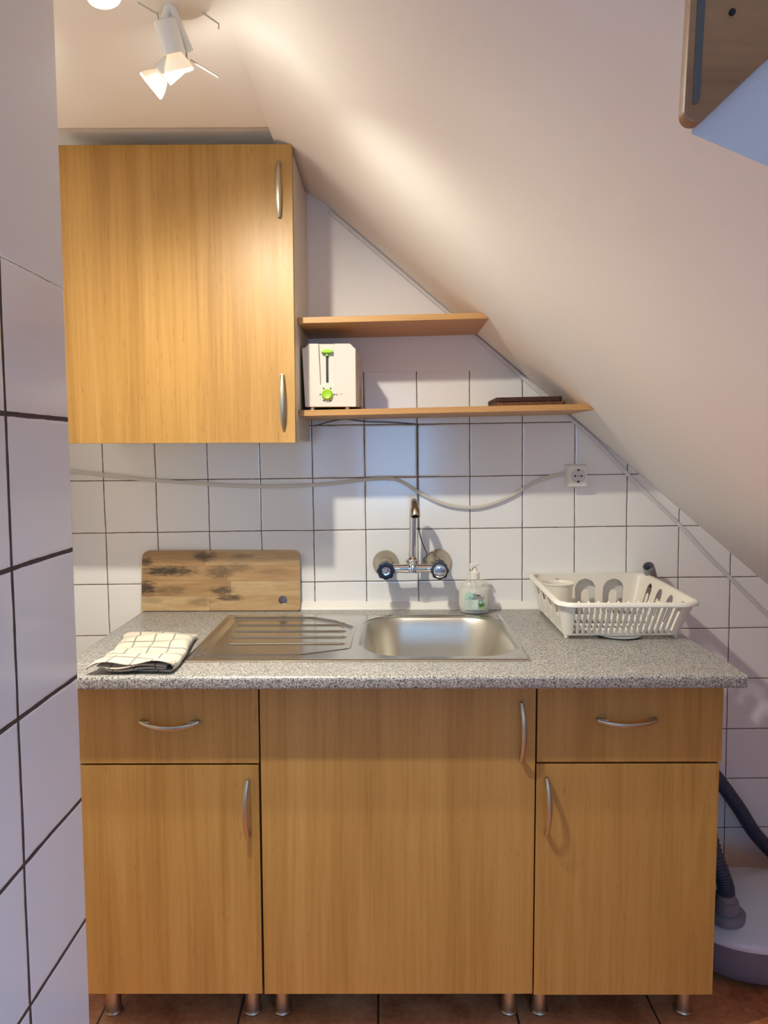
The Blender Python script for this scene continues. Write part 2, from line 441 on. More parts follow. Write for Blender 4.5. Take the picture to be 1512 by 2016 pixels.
bm = NB()                                                     # sloping roof side, one sheet with a rounded top edge
lower = [(-0.283, ZC), (-0.262, ZC-0.003), (-0.240, ZC-0.012), (-0.216, 2.0610), (-0.19, slope_z(-0.19)), (0.4, slope_z(0.4)), (1.0, slope_z(1.0)), (slope_x(-0.09), -0.09)]
upper = [(slope_x(-0.09)+0.12, -0.09), (-0.17, ZC+0.10), (-0.283, ZC+0.12)]
prism(bm, lower + upper, lambda a, b, t: (a, -2.3 + t*(D + 0.05 + 2.3), b))
tag(build('ceiling_slope', bm, M['plaster'], smooth=50), kind='structure')

wx0, wx1, wz0, wz1 = -0.30, 0.50, 0.75, 1.72                   # rear wall behind the camera; its window is made up to carry fill light
bm = NB()
box(bm, -1.45, wx0, -2.4, -2.3, ZF, 2.2); box(bm, wx1, 2.4, -2.4, -2.3, ZF, 2.2)
box(bm, wx0, wx1, -2.4, -2.3, ZF, wz0); box(bm, wx0, wx1, -2.4, -2.3, wz1, 2.2)
tag(build('wall_rear', bm, M['plaster'], smooth=0), kind='structure')
bm = NB()
for q in ((wx0, wx0+0.05, wz0, wz1), (wx1-0.05, wx1, wz0, wz1), (wx0+0.05, wx1-0.05, wz0, wz0+0.05), (wx0+0.05, wx1-0.05, wz1-0.05, wz1), (0.08, 0.12, wz0+0.05, wz1-0.05)):
    box(bm, q[0], q[1], -2.38, -2.32, q[2], q[3])
tag(build('rear_fill_window', bm, M['white_lam'], smooth=0), kind='structure')

bm = NB()                                                     # white sealing strip where the worktop meets the tiles
prism(bm, [(D, ZT), (D-0.022, ZT), (D-0.021, ZT+0.006), (D-0.010, ZT+0.018), (D-0.004, ZT+0.021), (D, ZT+0.021)], lambda a, b, t: (-0.7455 + 1.52*t, a, b))
tag(build('trim_1', bm, M['caulk'], smooth=50), kind='structure')

# plaster box and wooden board that come down through the slope on the right, near the viewer
def sp(x, y): return Vector((x, y, slope_z(x)))
bm = NB()
BY = 0.565                                                     # front of the board
A0 = Vector((0.2200, BY+0.014, 1.5360)); B0 = Vector((0.4600, BY+0.014, 1.7480))
J1 = sp(0.3150, 0.799); J2 = sp(0.56, 0.61)
top = [A0 + Vector((0, 0, 0.25)), B0 + Vector((0, 0, 0.10)), J2 + Vector((0, 0, 0.28)), J1 + Vector((0, 0, 0.20))]
vs = [bm.verts.new(v) for v in [A0, B0, J2, J1] + top]
for f in [(0,1,2,3), (4,7,6,5), (0,4,5,1), (3,2,6,7), (0,3,7,4), (1,5,6,2)]: bm.faces.new([vs[i] for i in f])
bmesh.ops.triangulate(bm, faces=bm.faces[:]); bmesh.ops.subdivide_edges(bm, edges=bm.edges[:], cuts=5, use_grid_fill=True)
tag(build('trim_2', bm, M['plaster_rough'], smooth=30), kind='structure')

t = thing('wooden_board', 'varnished brown wooden board with rounded corner and grey strip, above the white plaster ledge', 'board', (0.30, BY, 1.60))
pts = [(0.2170 + 0.0082*math.cos(math.radians(a)), 1.5464 + 0.0082*math.sin(math.radians(a))) for a in range(180, 316, 15)]
pts += [(0.2664, 1.5815), (0.42, 1.7175), (0.42, 1.80), (0.215, 1.80), (0.2120, 1.64)]
bm = NB(); prism(bm, pts, lambda a, b, u: (a, BY + 0.0125*u, b), 0.0022)
build('panel', bm, M['old_wood'], t, smooth=40)
bm = NB(); prism(bm, [(0.2146, 1.5520), (0.2155, 1.5500), (0.2182, 1.5520), (0.2196, 1.5545), (0.2216, 1.6201), (0.2240, 1.70), (0.2185, 1.70), (0.2160, 1.6201)], lambda a, b, u: (a, BY - 0.0006 + 0.004*u, b))
build('strip', bm, M['slot'], t)['label'] = 'dull grey strip let into the board'
bm = NB(); lathe(bm, [(0.0022, 0), (0.0022, 0.002), (0.0010, 0.002)], (0.2400, BY, 1.6115), (0, -1, 0), 12)
build('screw', bm, M['black'], t)

# ------------------------------------------------------------------ handles, doors, cabinets
def bow_handle(bm, a, b, out=0.024, wmax=0.0058, wmin=0.0034, th=0.0030, lift=Vector((0, 0, 0))):
    """bow from a to b on a front that faces -Y; ends turn in to small feet"""
    a, b = Vector(a), Vector(b); d = (b-a); L = d.length; d.normalize(); side = d.cross(Vector((0, 1, 0))).normalized()
    n = 24; rings = []
    for k in range(n+1):
        s = k/n; q = (1-(2*s-1)**2); o = 0.010 + (out-0.010)*q**0.9
        c = a + d*(L*s) + Vector((0, -o, 0)) + lift*q
        w = wmin + (wmax-wmin)*q**0.8; ring = []
        for j in range(10):
            an = 2*PI*j/10; ring.append(bm.verts.new(c + side*(w*math.cos(an)) + Vector((0, 1, 0))*(th*math.sin(an))))
        rings.append(ring)
    for p, q in zip(rings, rings[1:]):
        for j in range(10): bm.faces.new((p[j], p[(j+1) % 10], q[(j+1) % 10], q[j]))
    bm.faces.new(rings[0][::-1]); bm.faces.new(rings[-1])
    for e, sg in ((a, 1), (b, -1)):                           # wedge feet
        c0 = e + d*(0.001*sg); c1 = e + d*(0.024*sg)
        pts3 = [c0, c0 + Vector((0, -0.0125, 0)), c1 + Vector((0, -0.0175, 0))*1.0, c0 + d*(0.010*sg)]
        w = wmin*0.95; va = [bm.verts.new(p + side*w) for p in pts3]; vb = [bm.verts.new(p - side*w) for p in pts3]
        bm.faces.new(va); bm.faces.new(vb[::-1])
        for i in range(4): bm.faces.new((va[i], vb[i], vb[(i+1) % 4], va[(i+1) % 4]))

def front(name, parent, x0, x1, z0, z1, yf, mat, handles, th=0.018, hw=None, topskew=0.0):
    bm = NB(); box(bm, x0, x1, yf, yf+th, z0, z1, 0.0012, 2)
    o = build(name, bm, mat, parent)
    for (a, b) in handles:
        bm = NB(); bow_handle(bm, (a[0], yf, a[1]), (b[0], yf, b[1]), **(hw or {}))
        build('handle', bm, M['nickel'], o)
    return o

def carcass(parent, x0, x1, y0, y1, z0, z1, mat, th=0.016):
    bm = NB(); box(bm, x0, x0+th, y0, y1, z0, z1); box(bm, x1-th, x1, y0, y1, z0, z1)
    box(bm, x0+th, x1-th, y0, y1, z0, z0+th); box(bm, x0+th, x1-th, y1-0.006, y1, z0+th, z1)
    box(bm, x0+th, x1-th, y0, y0+0.02, z1-0.03, z1)
    build('carcass', bm, mat, parent, smooth=0)

YB = 2.30
ZD = ZT - 0.0315                                               # top of the fronts, just under the worktop
def base_unit(label, x0, x1, feet):
    t = thing('base_cabinet', label, 'cabinet', ((x0+x1)/2, F + 0.3, ZF), 'base cabinets under the worktop')
    carcass(t, x0+0.001, x1-0.001, F+0.020, YB, 0.0525, ZD, M['brown_lam'])
    for fx, fy in feet:
        bm = NB(); lathe(bm, [(0.0215, 0.0), (0.0225, 0.004), (0.0190, 0.010), (0.0185, 0.092), (0.025, 0.098), (0.025, 0.1083)], (fx, fy, ZF), n=24)
        build('leg', bm, M['nickel'], t)
    return t

t = base_unit('beech base cabinet beside the tiled partition, drawer above a door handled on its right', -0.7034, -0.2911, ((-0.673, 1.799), (-0.332, 1.799), (-0.673, 2.25), (-0.332, 2.25)))
front('drawer', t, -0.7034, -0.2922, 0.6025, ZD, F, M['beech_v'], [((-0.5589, 0.7020), (-0.4239, 0.7017))], hw=dict(lift=Vector((0, 0, -0.010))))
front('door', t, -0.7034, -0.2935, 0.0498, 0.5978, F, M['beech_v'], [((-0.3191, 0.4299), (-0.3175, 0.5681))], hw=dict(lift=Vector((-0.004, 0, 0))))
t = base_unit('wide beech base cabinet under the sink with one tall door', -0.2894, 0.3353, ((-0.259, 1.799), (0.293, 1.799), (-0.259, 2.25), (0.293, 2.25)))
front('door', t, -0.2886, 0.3345, 0.0492, ZD, F, M['beech_v'], [((0.3012, 0.6071), (0.3012, 0.7448))], hw=dict(lift=Vector((0.004, 0, 0))))
t = base_unit('beech base cabinet near the vacuum cleaner, drawer above a door handled on its left', 0.3370, 0.7534, ((0.368, 1.799), (0.7195, 1.799), (0.368, 2.25), (0.7195, 2.25)))
front('drawer', t, 0.3384, 0.7565, 0.6040, ZD, F, M['beech_v'], [((0.4698, 0.7046), (0.6074, 0.7041))], hw=dict(lift=Vector((0, 0, -0.008))))
front('door', t, 0.3378, 0.7524, 0.0466, 0.5990, F, M['beech_v'], [((0.3603, 0.4330), (0.3598, 0.5707))], hw=dict(lift=Vector((0.004, 0, 0))))

CX0, CX1, CY0 = -0.826, -0.2355, 2.015                         # wall cabinet
t = thing('wall_cabinet', 'beech-fronted wall cabinet under the ceiling, one wide door with two handles', 'cabinet', ((CX0+CX1)/2, 2.2, 1.335))
bm = NB(); th = 0.016
yb, yc = D-0.001, CY0+0.020
prism(bm, [(CX1, 1.338), (CX1-th, 1.338), (CX1-th, 2.066), (CX1, 2.060)], lambda a, b, u: (a, yc + (yb-yc)*u, b))
box(bm, CX0, CX0+th, yc, yb, 1.338, 2.066)
box(bm, CX0+th, CX1-th, yc, yb, 1.338, 1.354); box(bm, CX0+th, CX1-th, yc, yb, 2.050, 2.066); box(bm, CX0+th, CX1-th, yb-0.006, yb, 1.354, 2.050)
build('carcass', bm, M['white_lam'], t, smooth=0)['label'] = 'white melamine box of the cabinet'
front('door', t, CX0, CX1, 1.3305, 2.0775, CY0, M['beech_v'], [((-0.2690, 1.8955), (-0.2700, 2.0330)), ((-0.2665, 1.3700), (-0.2665, 1.5065))], hw=dict(wmax=0.0072, wmin=0.0036, out=0.022))

# ------------------------------------------------------------------ worktop and sink
KX0, KX1, KY0, KY1 = -0.7466, 0.7790, F-0.062, D-0.002
HX0, HX1, HY0, HY1 = -0.4626, 0.3233, 1.7813, 2.2591
def top_profile(y0, y1, z0=ZT-0.029, r=0.008):
    p = [(y0+0.003, z0), (y0, z0+0.004)]
    for k in range(7):
        a = PI - 0.5*PI*k/6; p.append((y0 + r + r*math.cos(a), ZT - r + r*math.sin(a)))
    return p + [(y1, ZT), (y1, z0)]
bm = NB()
for xa, xb in ((KX0, HX0), (HX1, KX1)): prism(bm, top_profile(KY0, KY1), lambda a, b, u: (xa + (xb-xa)*u, a, b))
prism(bm, top_profile(KY0, HY0), lambda a, b, u: (HX0 + (HX1-HX0)*u, a, b))
box(bm, HX0, HX1, HY1, KY1, ZT-0.029, ZT)
o = build('worktop', bm, M['granite'], base=(0, 2.0, 0.79), smooth=40)
tag(o, 'speckled grey worktop over the three base cabinets', 'worktop')
bm = NB(); prism(bm, [(p[0], p[1]) for p in top_profile(KY0, KY1)], lambda a, b, u: (KX1 + 0.0012*u, a, b))
build('end_strip', bm, simple('pale_grey_edging', lin(150, 146, 146), 0.4), o)['label'] = 'plain grey edging on the right end'

SX0, SX1, SY0, SY1 = -0.4768, 0.3355, 1.7660, 2.2723
BX0, BX1, BY0, BY1, BR = -0.0590, 0.3213, 1.8158, 2.2510, 0.1068
def sd_rr(x, y, x0, x1, y0, y1, r):
    qx = abs(x-(x0+x1)/2) - (x1-x0)/2 + r; qy = abs(y-(y0+y1)/2) - (y1-y0)/2 + r
    return math.hypot(max(qx, 0), max(qy, 0)) + min(max(qx, qy), 0) - r
def ss(a, b, x):
    t_ = max(0, min(1, (x-a)/(b-a))); return t_*t_*(3-2*t_)
DPOLY = [(-0.4443, 1.8280), (-0.2084, 1.8280), (-0.1017, 1.8809), (-0.0976, 2.1097), (-0.1525, 2.1859), (-0.2186, 2.2327), (-0.4443, 2.2327)]
def sd_poly(x, y, P):
    d = 1e9; inside = False; n = len(P)
    for i in range(n):
        ax, ay = P[i]; bx, by = P[(i+1) % n]; ex, ey = bx-ax, by-ay; wx, wy = x-ax, y-ay
        u = max(0, min(1, (wx*ex+wy*ey)/(ex*ex+ey*ey))); d = min(d, math.hypot(wx-ex*u, wy-ey*u))
        if (ay > y) != (by > y) and x < (bx-ax)*(y-ay)/(by-ay)+ax: inside = not inside
    return -d if inside else d
RIDGES = ((2.1534, -0.4250, -0.1200), (2.0802, -0.4189, -0.1098), (2.0131, -0.4148, -0.1068), (1.9439, -0.4107, -0.1068))
def sink_h(x, y):
    e = min(x-SX0, SX1-x, y-SY0, SY1-y)
    h = 0.0022*ss(0.0, 0.004, e) + 0.0016*math.exp(-((e-0.009)/0.005)**2)
    d = sd_rr(x, y, BX0, BX1, BY0, BY1, BR)
    if d < 0.02:
        h -= 0.004*ss(0.014, 0.0, d)
        if d < 0: h -= 0.148*ss(-0.002, 0.044, -d) - 0.148*ss(-0.002, 0.044, 0.0) + 0.012*ss(0.03, 0.16, -d)
    p = sd_poly(x, y, DPOLY)
    if p < 0.012:
        h -= 0.0048*ss(0.006, -0.007, p)
        h += 0.0020*math.exp(-((p-0.007)/0.0036)**2)
        for ry, ra, rb in RIDGES:
            if ra-0.03 < x < rb+0.03: h += 0.0036*math.exp(-((y-ry)/0.0030)**2)*ss(ra-0.008, ra+0.012, x)*ss(rb+0.008, rb-0.012, x)
    return h
bm = NB(); nx, ny = 560, 350; grid = []
for j in range(ny+1):
    y = SY0 + (SY1-SY0)*j/ny
    grid.append([bm.verts.new((SX0 + (SX1-SX0)*i/nx, y, ZT + 0.0004 + sink_h(SX0 + (SX1-SX0)*i/nx, y))) for i in range(nx+1)])
for j in range(ny):
    for i in range(nx):
        f = bm.faces.new((grid[j][i], grid[j][i+1], grid[j+1][i+1], grid[j+1][i]))
        c = f.calc_center_median(); f.material_index = 0 if sd_rr(c.x, c.y, BX0, BX1, BY0, BY1, BR) < 0.006 else 1
sink = thing('sink', 'stainless steel drop-in sink with ribbed drainer on its left', 'sink', (-0.07, 1.99, ZT))
build('basin', bm, [M['steel'], M['steel_bright']], sink, smooth=70)
bm = NB(); lathe(bm, [(0.0, 0.0), (0.036, 0.0), (0.042, 0.004), (0.044, 0.002)], (0.132, 2.033, ZT-0.163), n=32, cap=False)
build('drain', bm, M['chrome'], sink)
bm = NB(); lathe(bm, [(0.0075, 0.0), (0.0075, 0.002), (0.002, 0.0025)], (BX0+0.0135, 1.9165, ZT-0.048), (1, 0, 0.35), 16, sy=1.0)
build('overflow_hole', bm, M['black'], sink)

# ------------------------------------------------------------------ shelves
def shelf(name, label, zl, zr, th, ztop, y0=2.09):
    x0 = CX1 + 0.0015; xr = slope_x(zr) + 0.004
    zb = lambda x: zl + (zr-zl)*(x-x0)/(xr-x0)
    xe_b, xe_t = slope_x(zb(xr)) - 0.001, slope_x(zb(xr)+th) - 0.001
    bm = NB(); prism(bm, [(x0, zl), (xe_b, zb(xe_b)), (xe_t, zb(xe_t)+th), (x0, zl+th)], lambda a, b, u: (a, y0 + (D-0.0015-y0)*u, b), 0.0008)
    o = build(name, bm, M['beech_h'], base=((x0+xr)/2, y0, zl)); return tag(o, label, 'shelf')
shelf('wall_shelf', 'short empty beech shelf, upper one between cabinet and roof slope', 1.6460, 1.6568, 0.0160, 0)
shelf('wall_shelf', 'long beech shelf holding the toaster, lower of the two', 1.4019, 1.4167, 0.0158, 0)
def shelf_top(x): return 1.4019 + (x + 0.234)*(0.0148/0.79) + 0.0158

# ------------------------------------------------------------------ toaster
tx0, tx1, ty0, ty1 = -0.2290, -0.0845, 2.140, 2.335
tb = shelf_top(-0.157) + 0.010
tz1 = tb + 0.171
t = thing('toaster', 'white two-slot toaster with lime green lever and dial, on the shelf', 'toaster', (-0.157, 2.22, tb-0.010))
cx = -0.1630
nx0, nx1, nz = cx-0.0205, cx+0.0195, tb+0.060
side_l = [(tx0+0.006, tb), (tx0-0.001, tb+0.158), (tx0+0.009, tb+0.1615), (tx0+0.015, tz1-0.002), (tx0+0.019, tz1)]
side_r = [(tx1-0.016, tz1), (tx1-0.012, tz1-0.002), (tx1-0.005, tb+0.1615), (tx1+0.001, tb+0.157), (tx1+0.001, tb)]
outline = side_l + side_r
notch = side_l + [(nx0-0.001, tz1), (nx0+0.003, nz), (nx1, nz), (nx1+0.0005, tz1)] + side_r
bm = NB()
prism(bm, notch, lambda a, b, u: (a, ty0 + 0.009*u, b), 0.0)
prism(bm, outline, lambda a, b, u: (a + 0.006*ss(0.0, 1.0, u)*(1 if a > cx else 0), ty0 + 0.009 + (ty1-ty0-0.009)*u, b), 0.0)
es = [e for e in bm.edges if len(e.link_faces) == 2 and e.calc_face_angle(0) > 0.9 and not (abs(e.verts[0].co.y-ty0-0.009) < 1e-4 and abs(e.verts[1].co.y-ty0-0.009) < 1e-4)]
bmesh.ops.bevel(bm, geom=es, offset=0.0022, segments=3, profile=0.5, affect='EDGES', clamp_overlap=True)
build('body', bm, M['toaster'], t, smooth=22)
bm = NB()
for sx in (-0.036, 0.012): box(bm, cx+sx, cx+sx+0.026, ty0+0.03, ty1-0.03, tz1-0.0005, tz1+0.0006)
build('slot', bm, M['black'], t, smooth=0)
bm = NB(); prism(bm, rrect(cx-0.0022, cx+0.0042, tb+0.066, tb+0.146, 0.0028), lambda a, b, u: (a, ty0+0.0082+0.002*u, b))
build('lever_slot', bm, M['black'], t)
bm = NB(); prism(bm, [(-0.0155, 0.0), (-0.0145, 0.004), (-0.006, 0.0072), (0.006, 0.0078), (0.0155, 0.005), (0.0165, 0.001), (0.012, -0.002), (-0.012, -0.002)],
                 lambda a, b, u: (cx + 0.001 + a, ty0 - 0.007 + 0.015*u, tb + 0.1475 + b), 0.0015)
box(bm, cx-0.0022, cx+0.0040, ty0-0.001, ty0+0.009, tb+0.1375, tb+0.1465, 0.001)
build('lever', bm, M['lime'], t)['label'] = 'lime green push-down lever'
kc = (cx + 0.0010, ty0, tb + 0.0335)
bm = NB(); lathe(bm, [(0.0150, 0.0), (0.0150, 0.004), (0.0138, 0.010), (0.0118, 0.0125), (0.0100, 0.0112), (0.0, 0.0105)], kc, (0, -1, 0), 28, cap=False)
build('dial', bm, M['lime'], t)['label'] = 'round lime green browning dial'
bm = NB()
for k in range(6):
    a = PI*k/3; lathe(bm, [(0.0022, 0.0), (0.0022, 0.0006), (0.0, 0.0006)], (kc[0] + 0.0190*math.cos(a), ty0, kc[2] + 0.0190*math.sin(a)), (0, -1, 0), 10, cap=False)
build('dial_marks', bm, M['ink'], t)
bm = NB(); lathe(bm, [(0.0026, 0.0), (0.0026, 0.0008), (0.0014, 0.0012), (0.0, 0.0012)], (kc[0]+0.0255, ty0, kc[2]), (0, -1, 0), 10, cap=False)
for q in ((0.0345, 0.003), (0.0395, 0.0025)): box(bm, kc[0]+q[0], kc[0]+q[0]+q[1], ty0-0.0004, ty0+0.001, kc[2]-0.0001, kc[2]+0.0022)
build('print_marks', bm, M['print_grey'], t, smooth=0)
for fx in (-0.2045, -0.1080):
    for fy in (ty0+0.014, ty1-0.03):
        bm = NB(); lathe(bm, [(0.0050, -0.0098+ (fx+0.157)*0.019), (0.0055, 0.001)], (fx, fy, tb), n=14); build('foot', bm, M['toaster'], t)
bm = NB()
zs = tb - 0.0095
tube(bm, smooth_path([(-0.150, 2.22, zs+0.006), (-0.10, 2.20, zs+0.006), (-0.078, 2.165, zs+0.007), (-0.0725, 2.20, zs+0.007), (-0.080, 2.28, zs+0.007), (-0.16, 2.30, zs+0.006), (-0.20, 2.24, zs+0.006), (-0.14, 2.17, zs+0.0055), (-0.12, 2.18, zs+0.0055)]), 0.0032, 8)
build('cord', bm, M['black'], t)['label'] = 'black power cord curled under the toaster'
bm = NB(); tube(bm, smooth_path([(-0.0755, 2.30, tb+0.060), (-0.0735, 2.315, tb+0.045), (-0.0735, 2.318, tb+0.028), (-0.0755, 2.305, tb+0.010)]), 0.0030, 8)
build('cord_hook', bm, M['toaster'], t)

# ------------------------------------------------------------------ two trivets on the shelf
def trivet(label, x0, x1, y0, y1, z, th, tilt, mat):
    bm = NB(); prism(bm, rrect(x0, x1, y0, y1, 0.012), lambda a, b, u: (a, b, z + tilt*(a-x0) + th*u), 0.0015)
    return tag(build('trivet', bm, mat, base=((x0+x1)/2, (y0+y1)/2, z)), label, 'trivet', 'cork trivets on the lower shelf')
zs = shelf_top(0.31) + 0.0006
trivet('brown cork trivet lying on the shelf, lower of the two', 0.3000, 0.4930, 2.155, 2.340, zs, 0.0125, 0.019, M['cork'])
trivet('dark brown cork trivet, upper of the two on the shelf', 0.3015, 0.4840, 2.152, 2.337, zs+0.0128, 0.0125, 0.019, M['cork_dark'])

# ------------------------------------------------------------------ chopping board
bw, bh, bt = 0.4835, 0.184, 0.016
lean = math.radians(7.0)
b0 = Vector((-0.7500, 2.3365, ZT + 0.0004))
def bmap(a, b, u): return (a, b*math.sin(lean) + bt*u*math.cos(lean) , b*math.cos(lean) - bt*u*math.sin(lean) + bt*math.sin(lean))
n_ = 32; hr = 0.0135; hc = (bw-0.052, 0.031)
outer = rrect(0, bw, 0, bh, (0.004, 0.006, 0.022, 0.024), 8)
bm = NB()
from mathutils.geometry import tessellate_polygon
hole = [(hc[0] + hr*math.cos(2*PI*k/n_), hc[1] + hr*math.sin(2*PI*k/n_)) for k in range(n_)]
tri = tessellate_polygon([[Vector((p[0], p[1], 0)) for p in outer], [Vector((p[0], p[1], 0)) for p in hole]])
allp = outer + hole
fr = [bm.verts.new(bmap(p[0], p[1], 0)) for p in allp]; bk = [bm.verts.new(bmap(p[0], p[1], 1)) for p in allp]
for q in tri:
    try: bm.faces.new([fr[i] for i in q]); bm.faces.new([bk[i] for i in q][::-1])
    except ValueError: pass
no = len(outer)
for i in range(no): bm.faces.new((fr[i], bk[i], bk[(i+1) % no], fr[(i+1) % no]))
for i in range(n_): a, b = no+i, no+(i+1) % n_; bm.faces.new((fr[a], fr[b], bk[b], bk[a]))
bmesh.ops.rotate(bm, verts=bm.verts, cent=(0, 0, 0), matrix=Matrix.Rotation(math.radians(0.2), 3, 'Z'))
bmesh.ops.recalc_face_normals(bm, faces=bm.faces[:])
for v in bm.verts: v.co += b0
o = build('chopping_board', bm, M['board'], base=b0, smooth=35)
tag(o, 'weathered wooden chopping board with a corner hole, leaning on the tiles', 'chopping board')

# ------------------------------------------------------------------ folded cloth
def cloth():
    bm = NB(); uvl = bm.loops.layers.uv.new('UVMap')
    W, L = 0.166, 0.330
    def arc(x, z0, z1, n=6, side=1):
        r = (z1-z0)/2; return [(x + side*r*math.sin(PI*k/n), (z0+z1)/2 - r*math.cos(PI*k/n)) for k in range(n+1)]
    runs = []
    z1, z2, z3, z4 = 0.0025, 0.0100, 0.0180, 0.0270
    line = lambda xa, xb, za, zb, n=14: [(xa+(xb-xa)*k/n, za+(zb-za)*k/n) for k in range(n+1)]
    runs.append(line(0.020, W-0.012, z1, z1) + arc(W-0.012, z1, z4, 8)[1:] + line(W-0.012, 0.010, z4, z4-0.001)[1:] + [(0.0, z4-0.004), (-0.008, z4-0.008), (-0.012, z4-0.013)])
    runs.append(line(0.012, W-0.026, z2, z2) + arc(W-0.026, z2, z3, 6)[1:] + line(W-0.026, 0.006, z3, z3-0.001)[1:])
    NY = 44
    for ri, path in enumerate(runs):
        s = [0.0]
        for p, q in zip(path, path[1:]): s.append(s[-1] + math.dist(p, q))
        g = []
        for j in range(NY+1):
            v = j/NY; row = []
            for (x, z), u in zip(path, s):
                top = z/0.0270
                y = L*v
                sag = (0.0045*math.sin(9*v + 14*x) + 0.003*math.sin(23*v - 30*x))*top*ss(0.0, 0.06, v+0.02)
                edge = 0.0045*math.sin(60*x + 2*ri)*ss(0.10, 0.0, v) * (0.3+0.7*top)
                taper = 1.0 - 0.35*ss(0.7, 1.0, v)*top
                zz = max(0.0012, z*taper + max(sag, -0.35*z) + (edge if z > 0.006 else abs(edge)*0.6))
                xx = x + 0.004*math.sin(5*v+ri) - 0.012*ss(0.8, 1.0, v)*(1 if x < 0.05 else 0) + (-0.010*ss(0.14, 0.0, v)*(1-x/W) if top > 0.5 else 0)
                yy = y + 0.006*math.sin(26*x + 3*ri) + (0.020*(1-top) if v < 0.5 else 0)*ss(0.15, 0, v) - (0.004 if ri == 0 and top > .9 else 0)
                row.append((bm.verts.new((xx, yy, zz)), u, y))
            g.append(row)
        for a, b in zip(g, g[1:]):
            for k in range(len(a)-1):
                q = (a[k], a[k+1], b[k+1], b[k]); f = bm.faces.new([x_[0] for x_ in q])
                for lp, x_ in zip(f.loops, q): lp[uvl].uv = (x_[1], x_[2])
    bmesh.ops.rotate(bm, verts=bm.verts, cent=(0, 0, 0), matrix=Matrix.Rotation(math.radians(3.6), 3, 'Z'))
    for v in bm.verts: v.co += Vector((-0.6350, 1.6560, ZT + 0.0006))
    o = build('tea_towel', bm, M['towel'], base=(-0.55, 1.78, ZT), smooth=60)
    md = o.modifiers.new('thickness', 'SOLIDIFY'); md.thickness = 0.0022; md.offset = 0.0
    tag(o, 'folded cream checked tea towel on the worktop beside the sink', 'tea towel')
cloth()

# ------------------------------------------------------------------ wall mixer tap
TY = 2.296
t = thing('mixer_tap', 'chrome wall-mounted mixer tap over the sink', 'tap', (0.0765, D, 0.962))
kx = (-0.0035, 0.1545); kz = 0.958; wz = (0.964, 0.967)
for i, px in enumerate((-0.0045, 0.1585)):
    bm = NB(); lathe(bm, [(0.0400, 0.001), (0.0395, 0.006), (0.0365, 0.009), (0.0300, 0.020), (0.0190, 0.036), (0.0160, 0.040), (0.0155, 0.064)], (px, D, wz[i]), (0, -1, 0), 40)
    build('wall_rose', bm, M['chrome_old'], t)
bm = NB()
xs = [kx[0]-0.006, kx[0]+0.020, 0.045, 0.0765, 0.108, kx[1]-0.020, kx[1]+0.006]
tube(bm, smooth_path([(x, TY, kz + 0.001) for x in xs], 6), [0.0125 + 0.0020*math.cos(PI*(i/36-0.5)*2)**2 * (1 if 10 < i < 26 else 0.4) for i in range(37)], 20)
for x in kx: lathe(bm, [(0.0175, 0.016), (0.0190, 0.006), (0.0190, -0.010), (0.0150, -0.020), (0.0120, -0.030)], (x, TY, kz), (0, 1, 0), 24)
lathe(bm, [(0.0165, -0.010), (0.0160, 0.010), (0.0145, 0.016), (0.0190, 0.020), (0.0195, 0.026), (0.0150, 0.031), (0.0120, 0.036)], (0.0758, TY, kz), (0, 0, 1), 28)
build('body', bm, M['chrome'], t, smooth=50)
rise = [(0.0758, TY, 0.985), (0.0762, TY, 1.03), (0.0768, TY, 1.085), (0.0775, TY, 1.122)]
cyc, rr_ = TY-0.038, 0.038
arcp = [(0.0778 + 0.0030*k/12, cyc + rr_*math.cos(math.radians(158)*k/12), 1.122 + rr_*math.sin(math.radians(158)*k/12)) for k in range(1, 13)]
bm = NB(); tube(bm, rise + arcp, 0.0108, 20)
build('spout', bm, M['chrome'], t, smooth=60)
bm = NB(); ax = arcp[-1]; ad = (Vector(arcp[-2])-Vector(arcp[-1])).normalized()
lathe(bm, [(0.0110, 0.007), (0.0140, 0.003), (0.0142, -0.014), (0.0134, -0.0170), (0.0108, -0.0170)], ax, ad, 24, cap=False)
lathe(bm, [(0.0108, -0.0168), (0.0100, -0.0120), (0.0, -0.0120)], ax, ad, 24, mi=1, cap=False)
build('aerator', bm, [M['chrome_old'], M['black']], t)
for i, x in enumerate(kx):
    c = (x, TY-0.022, kz)
    bm = NB(); lathe(bm, [(0.0150, 0.0), (0.0245, 0.004), (0.0262, 0.011), (0.0262, 0.020), (0.0240, 0.0255), (0.0185, 0.0265)] + ([(0.0185, 0.0190), (0.0, 0.0190)] if i == 0 else [(0.0, 0.0265)]),
                     c, (0, -1, 0), 64, cap=False, mod=lambda a: 1.0 + 0.055*math.cos(8*a))
    k = build('knob', bm, M['knob'], t, smooth=50)
    if i == 0:
        k['label'] = 'dark knob with its cap missing'
        bm = NB(); lathe(bm, [(0.0130, 0.019), (0.0125, 0.0205), (0.0090, 0.0200), (0.0085, 0.021), (0.0075, 0.0245), (0.0030, 0.0255), (0.0025, 0.0240), (0.0, 0.0240)], c, (0, -1, 0), 28, cap=False)
        build('screw', bm, M['chrome'], k)
    else:
        bm = NB(); lathe(bm, [(0.0192, 0.026), (0.0190, 0.0275), (0.0172, 0.0290), (0.0120, 0.0296), (0.0, 0.0298)], c, (0, -1, 0), 36, cap=False)
        build('cap', bm, M['chrome'], k)['label'] = 'round chrome cap'

